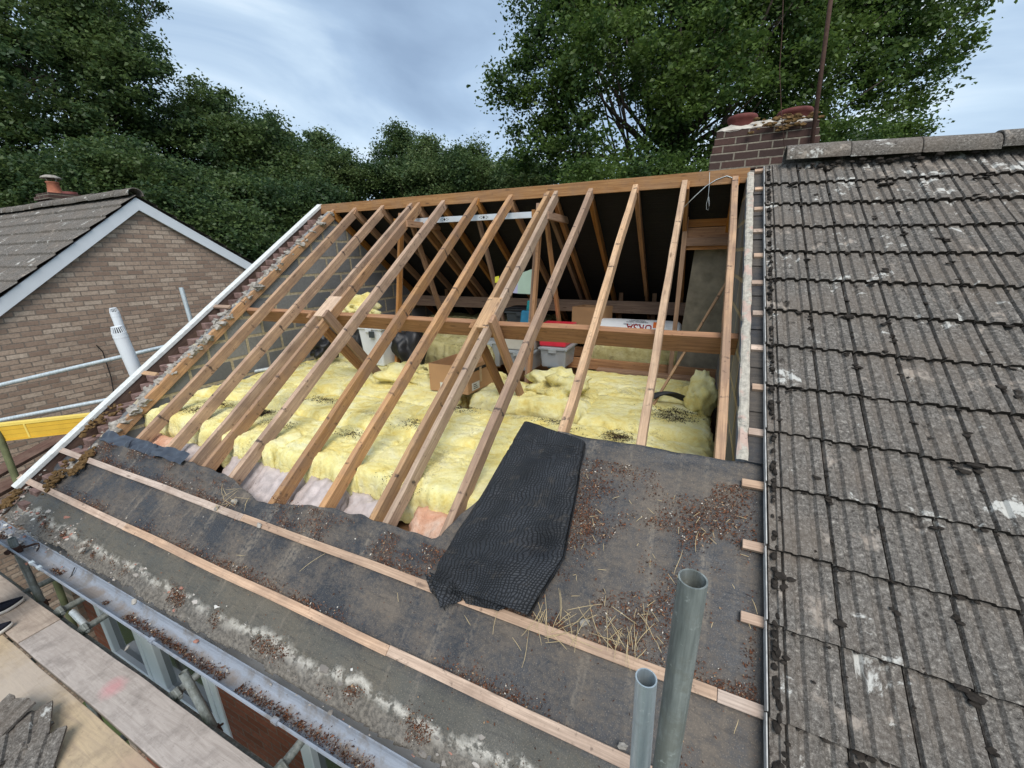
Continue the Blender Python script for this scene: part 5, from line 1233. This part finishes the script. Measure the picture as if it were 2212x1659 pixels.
fc = MB(); fc.add([(hx-.016,hy+.145,z0+1.612),(hx+.016,hy+.145,z0+1.612),(hx,hy+.14,z0+1.66),(hx,hy+.178,z0+1.618)],[(0,1,3),(0,3,2),(1,2,3)]); fc.obj('nose', M['skinm'], per)
fc = MB(); V,F = lump((hx,hy+.14,z0+1.578),.022,1,2,(1.2,.5,.3),0); fc.add(V,F); fc.obj('mouth', M['redlid'], per, True)
M['navy'] = m_plain('navy_knit_mat', (.012,.014,.024), .9, var=.4, sc=60, bump=.4); M['sole'] = m_plain('sole_mat', (.66,.62,.56), .7, var=.15, sc=20)
for (tx,ty,ang) in ((fx1,fy1,.10),(fx2,fy2,.12)):
    def ring(z, k, shr, sh=0.0):
        out = []
        for i in range(28):
            a = 2*math.pi*i/28; y = -math.cos(a); w = .048*(1-.35*max(0,y)**3)*(1-.18*max(0,-y)**2)*(.86 if -.3<y<.2 else 1)
            x = math.sin(a)*(w+shr); yy = -.135+y*(.135+shr)+sh; out.append((tx+x*math.cos(ang)+yy*math.sin(ang)*-1*-1*.0+yy*math.sin(ang), ty+yy*math.cos(ang)-x*math.sin(ang), ZP+z+(k*max(0,y)**2)))
        return out
    def loft(rings):
        V = sum(rings,[]); n=28; F=[(k*n+i,k*n+(i+1)%n,(k+1)*n+(i+1)%n,(k+1)*n+i) for k in range(len(rings)-1) for i in range(n)]+[tuple(range(n-1,-1,-1)),tuple(range((len(rings)-1)*n,len(rings)*n))]; return V,F
    V,F = loft([ring(.002,.010,-.004),ring(.010,.010,.002),ring(.024,.010,.002),ring(.028,.010,-.002)]); sh = mesh_obj('shoe', V, F, M['sole'], per, True); sh['label'] = 'navy trainer with a white sole'
    V,F = loft([ring(.0285,.010,-.004),ring(.045,.004,-.003),ring(.060,-.006,-.012,-.010),ring(.078,-.03,-.022,-.035),ring(.098,-.06,-.030,-.07)]); mesh_obj('upper', V, F, M['navy'], sh, True)
    m = MB(); 
    for q in range(3): yy = -.14-.028*q; m.tube((tx+.022+yy*math.sin(ang),ty+yy*math.cos(ang),ZP+.078+.010*q),(tx-.022+yy*math.sin(ang),ty+yy*math.cos(ang),ZP+.080+.010*q), .004, n=6)
    m.obj('laces', M['sole'], sh)

# ------------------------------------------------------------------ litter
def litter(name, P, up, L, W, mat, label, cat='litter', flat=.75):
    P = np.array(P); P = P+np.asarray(up)*(W*.35); l = L*np.minimum(2.6,np.exp(rng.normal(size=len(P))*.5)); o = bulk(name, rand_quads(P, l, l*.45*(.6+.8*rng.random(len(P))), up, flat), len(P), mat); return tag(o, label, cat, kind='stuff')
P = []
def clump(x, s, k): return noise.noise(Vector((x*k, s*k, 11)))
def hfelt(x, s):
    near = min(abs(x-r) for r in raft_x); return -.013-.013*min(1,near/.22)**1.5
while len(P) < 9500:           # heaped along the upper side of both battens
    b = random.random(); s0 = -4.03 if b<.55 else -4.345; x = random.uniform(-5.3,0); s = s0+.008+abs(random.gauss(0,.030))
    if clump(x, s0, 2.2)+clump(x,s0,9)*.5 < -.20+ .6*random.random(): continue
    P.append(rp(x, s, hfelt(x,s)+.004))
while len(P) < 21500:          # drifts on the right hand part of the slope
    x = random.uniform(-1.0,-.02); s = random.uniform(-4.03,-3.12)
    if clump(x,s,3.1)+.4*clump(x,s,9) < -.12+.62*random.random()-(.15 if (s<-3.75 or (x<-.75 and s<-3.45)) else 0): continue
    P.append(rp(x, s, hfelt(x,s)+.003))
while len(P) < 27000:          # along the torn strip on the left and thinly elsewhere
    x = random.uniform(-5.2,-1.5); s = random.uniform(-4.0,-3.84)
    if clump(x,s,4.2)+.4*clump(x,s,13) < -.15+.6*random.random(): continue
    P.append(rp(x, s, .004))
while len(P) < 29500: P.append(rp(random.uniform(-5.4,0), random.uniform(-4.5,-3.2), -.006))
P = [p for p in P if not ((p@SLP) > -3.80 and p[0] < -1.1)]
litter('needle_litter', P, NRM, .0064, .003, M['chip'], 'reddish brown needle litter lying on the black underlay')
P = []
while len(P) < 5200:
    x = random.uniform(-5.5,-.9); 
    if clump(x,0,1.9)+.5*clump(x,3,6) < .10-.25*(x>-3.4): continue
    w = .010+.018*max(0,clump(x,7,1.4)+.3); y = -3.835+random.gauss(0,w); y = max(GYF+.012,min(GYB-.015,y)); c = (GYF+GYB)/2; r = (GYB-GYF)/2
    zb = GZT-math.sqrt(max(0,r*r-(y-c)**2))*.92; P.append((x,y,zb+.004+random.random()*.020*max(.1,clump(x,7,1.9)+.5)))
litter('gutter_litter', P, (0,0,1), .0080, .003, M['chip'], 'brown leaf litter clogging the grey gutter', flat=.4)
P = []
while len(P) < 9000:
    x = random.uniform(-5.5,-.6); s = -4.575+random.gauss(0,.028)+.03*clump(x,1,1.1)
    if clump(x,s,3.3)+.5*clump(x,s,11) < .0+.2*random.random(): continue
    h = (s+4.52)*.12-.03 if s<-4.52 else -.03; P.append(rp(x,s,h-.002+random.random()*.014))
litter('eaves_litter', P, NRM, .0068, .003, M['chip'], 'band of brown litter along the mortar at the eaves', flat=.5)
# crumbled mortar and slate bits along the eaves and left corner
m = MB()
for k in range(1150):
    if k < 300: x = random.uniform(-5.6,-.6); s = -4.60+random.gauss(0,.05)
    elif k < 850: x = -5.3+random.gauss(0,.35); s = -4.55+random.gauss(0,.12); x = max(-5.68,x)
    else: x = random.uniform(-5.1,-1.2); s = -4.545+.02*clump(x,2,1.5)+random.gauss(0,.018)
    r = random.lognormvariate(-5.0,.5); r = min(r,.024); h = (s+4.52)*.12-.03 if s<-4.52 else -.03
    V,F = lump(rp(x,s,h+r*.2-.004), r, k, 1, (1.3,1.1,.5), .8); m.add(V,F)
tag(m.obj('eaves_rubble', M['rub'], None), 'crumbled mortar and broken bits along the eaves', 'rubble', kind='stuff')
def slab(name, label, p, w, l, t, rz, mat, up=NRM, cat='rubble', group=None):
    m = MB(); V,F = lump((0,0,0), 1, random.randrange(99), 2, (w/2,l/2,t), .5); M3 = Matrix.Rotation(rz,3,'Z')
    zx = Vector(tuple(up)); xx = Vector((1,0,0)); yy = zx.cross(xx); V = [Vector(tuple(p))+xx*(M3@Vector(v)).x+yy*(M3@Vector(v)).y+zx*v[2] for v in V]; m.add(V,F); return tag(m.obj(name, M[mat], None), label, cat, group)
GPZ = 'loose mortar pieces on the felt'
for k,(px,py,sz,lab) in enumerate(((507,1083,.035,'larger white lump on the torn felt strip beside the straw'),(468,1098,.026,'small grey lump by the upper batten'),(560,1135,.030,'flat buff chip against the upper batten below the felt split'),(1262,1345,.03,'pale chip under the straw beside the upper batten'),(1388,1482,.022,'white lump on the upper batten left of the bright tube'),(1345,1612,.024,'whitish lump on the lower batten at the bottom edge'),(275,1400,.02,'tiny pale lump in the eaves mortar'),(290,1300,.03,'pale slab of mortar below the lower batten on the left'),(178,1188,.035,'grey mortar fragment under the lower batten near the gable'))):
    x,s = PR(px,py,.01); slab('mortar_lump', lab, rp(x,s,.012), sz*1.6, sz, sz*.35, k*1.3, 'mortar', group=GPZ)
# golden moss cushions by the verge
GM = 'clumps of golden moss by the bargeboard'
for k,(px,py,w,l,lab) in enumerate(((218,905,.16,.30,'largest golden moss clump, between bargeboard and first rafter'),(120,1035,.14,.22,'golden moss clump between the two battens at the bargeboard'),(172,1010,.05,.11,'slim golden moss clump just below the upper batten'),(190,985,.06,.10,'small golden moss clump above the upper batten'),(25,1078,.10,.16,'brown moss clump at the very foot of the bargeboard'))):
    x,s = PR(px,py,.0); m = MB()
    for q in range(46):
        dx,ds = random.gauss(0,w*.38),random.gauss(0,l*.34); V,F = lump(rp(x+dx,s+ds,.004+random.random()*.012), random.uniform(.010,.026), q+k*50, 1, (1,1,.7), .8); m.add(V,F)
    tag(m.obj('moss_clump', M['mossy'], None), lab, 'moss', GM)
# dark soot and nest litter fallen on the quilts
P = []
bvh = None
from mathutils.bvhtree import BVHTree
bpy.context.view_layer.update()
trees_ = []
for o in COL.objects:
    if o.name.startswith('insulation_quilt'): trees_.append(BVHTree.FromPolygons([v.co for v in o.data.vertices],[p.vertices for p in o.data.polygons]))
def drop(x, y):
    best = None
    for t in trees_:
        h = t.ray_cast(Vector((x,y,-1.2)), Vector((0,0,-1)), 2)
        if h[0] is not None and (best is None or h[0].z>best): best = h[0].z
    return best
spots = [PZ(*q,-2.1) for q in ((566,893,),(470,880),(600,915),(700,870),(985,890),(1335,938),(1450,905),(905,925),(850,1035),(430,890),(1020,880),(1460,895),(760,935),(1000,780),(640,800),(1200,920))]
for k,c in enumerate(spots):
    n_ = 4*(520,260,160,200,300,480,420,200,260,200,200,300,160,120,200,160)[k]; sx,sy = (.062,.045) if k in (0,5) else (.10,.045)
    for q in range(n_):
        x,y = c[0]+random.gauss(0,sx),c[1]+random.gauss(0,sy); z = drop(x,y)
        if z: P.append((x,y,z+.004))
for q in range(500):
    x,y = random.uniform(-5.2,-.2),random.uniform(-2.9,-.4)
    if noise.noise(Vector((x*2,y*2,5)))<.05: continue
    z = drop(x,y)
    if z: P.append((x,y,z+.003))
litter('soot_litter', P, (0,0,1), .0072, .002, M['chipd'], 'dark nest and soot litter scattered on the yellow quilts', flat=.6)
# straw
m = MB()
def straw(x, s, ang, L, h=.02, bend=.2):
    pts = []; 
    for u in np.linspace(-.5,.5,5): pts.append(rp(x+math.cos(ang)*L*u, s+math.sin(ang)*L*u, h+bend*L*(.25-u*u)*.5))
    pts = [q+NRM*0+np.array([math.sin(ang),0,0])*L*.05*math.sin(k_*.9+L*90) for k_,q in enumerate(pts)]; m.path(pts, [.0008,.0012,.0013,.0011,.0007], 5)
for k in range(40):
    px,py = random.gauss(1215,58),random.gauss(1340,34); x,s = PR(px,py,.01); straw(x, s, random.uniform(0,math.pi), random.uniform(.05,.17), random.uniform(.008,.04), random.uniform(-.3,.5))
for k in range(22):
    px,py = random.gauss(1370,28),random.gauss(1370,26); x,s = PR(px,py,.01); straw(x, s, random.uniform(.8,2.6), random.uniform(.04,.12), random.uniform(.008,.03))
for k in range(16):
    px,py = random.gauss(498,18),random.gauss(1080,18); x,s = PR(px,py,.01); straw(x, s, random.uniform(0,3.1), random.uniform(.05,.16), random.uniform(.01,.04))
for (px,py,a_,L_) in ((675,1215,.9,.17),(1480,1300,1.5,.10),(1465,1215,1.45,.12),(1505,1170,1.5,.10),(520,1200,.2,.07),(1630,1310,2.0,.06),(1450,1250,2.4,.05),(860,1290,2.3,.05),(1590,1570,1.4,.05),(1010,1340,2.6,.06)):
    x,s = PR(px,py,.005); straw(x, s, a_, L_, .008, .05)
for k in range(60):
    x,s = random.uniform(-1.0,-.05),random.uniform(-4.0,-3.2); straw(x, s, random.uniform(0,3.1), random.uniform(.015,.05), .006, .1)
tag(m.obj('straw', M['straw'], None), 'dry straw scattered on the felt beside the folded bundle', 'straw', kind='stuff')

# ------------------------------------------------------------------ sky and sun
SE, SR_ = R(50), R(150)
w = bpy.data.worlds.new('World'); S.world = w; w.use_nodes = True; t = w.node_tree; t.nodes.clear()
out = t.nodes.new('ShaderNodeOutputWorld'); bg = t.nodes.new('ShaderNodeBackground'); t.links.new(bg.outputs[0], out.inputs[0])
sky = t.nodes.new('ShaderNodeTexSky'); sky.sky_type = 'NISHITA'; sky.sun_disc = False; sky.sun_elevation = SE; sky.sun_rotation = SR_; sky.altitude = 100; sky.air_density = 1; sky.dust_density = 2
tc = t.nodes.new('ShaderNodeTexCoord'); mp = t.nodes.new('ShaderNodeMapping'); mp.inputs['Scale'].default_value = (1.0,1.0,2.4); mp.inputs['Rotation'].default_value = (0,.25,.6); t.links.new(tc.outputs['Generated'], mp.inputs[0])
def nz(sc, det, dist=0.):
    n = t.nodes.new('ShaderNodeTexNoise'); n.inputs['Scale'].default_value = sc; n.inputs['Detail'].default_value = det; n.inputs['Roughness'].default_value = .5; n.inputs['Distortion'].default_value = dist; t.links.new(mp.outputs[0], n.inputs['Vector']); return n.outputs['Fac']
def rampw(f, st):
    r = t.nodes.new('ShaderNodeValToRGB'); e = r.color_ramp.elements
    while len(e)<len(st): e.new(.5)
    for q,(p,c) in zip(e,st): q.position = p; q.color = (*c,1)
    t.links.new(f, r.inputs[0]); return r.outputs[0]
cl = rampw(nz(2.1, 6, .6), [(.30,(1.45,2.0,2.8)),(.43,(2.05,2.75,3.65)),(.54,(3.0,3.75,4.5)),(.66,(4.6,5.05,5.4))])
mx = t.nodes.new('ShaderNodeMix'); mx.data_type = 'RGBA'; mx.inputs[0].default_value = .86; t.links.new(sky.outputs[0], mx.inputs[6]); t.links.new(cl, mx.inputs[7])
t.links.new(mx.outputs[2], bg.inputs[0]); bg.inputs[1].default_value = .10
sd = bpy.data.lights.new('sun','SUN'); sd.energy = 1.5; sd.angle = R(35); sd.color = (1,.96,.90); so = bpy.data.objects.new('sun', sd); COL.objects.link(so)
dv = Vector((math.sin(SR_)*math.cos(SE), math.cos(SR_)*math.cos(SE), math.sin(SE))); so.rotation_euler = dv.to_track_quat('Z','Y').to_euler()
S.view_settings.view_transform = 'Standard'; S.view_settings.look = 'None'; S.view_settings.gamma = 1; S.view_settings.exposure = 1.12; S.view_settings.use_curve_mapping = False
S.render.engine = 'CYCLES'; S.cycles.max_bounces = 8; S.cycles.diffuse_bounces = 4; S.cycles.transparent_max_bounces = 8
S.render.resolution_x = 1024; S.render.resolution_y = 768
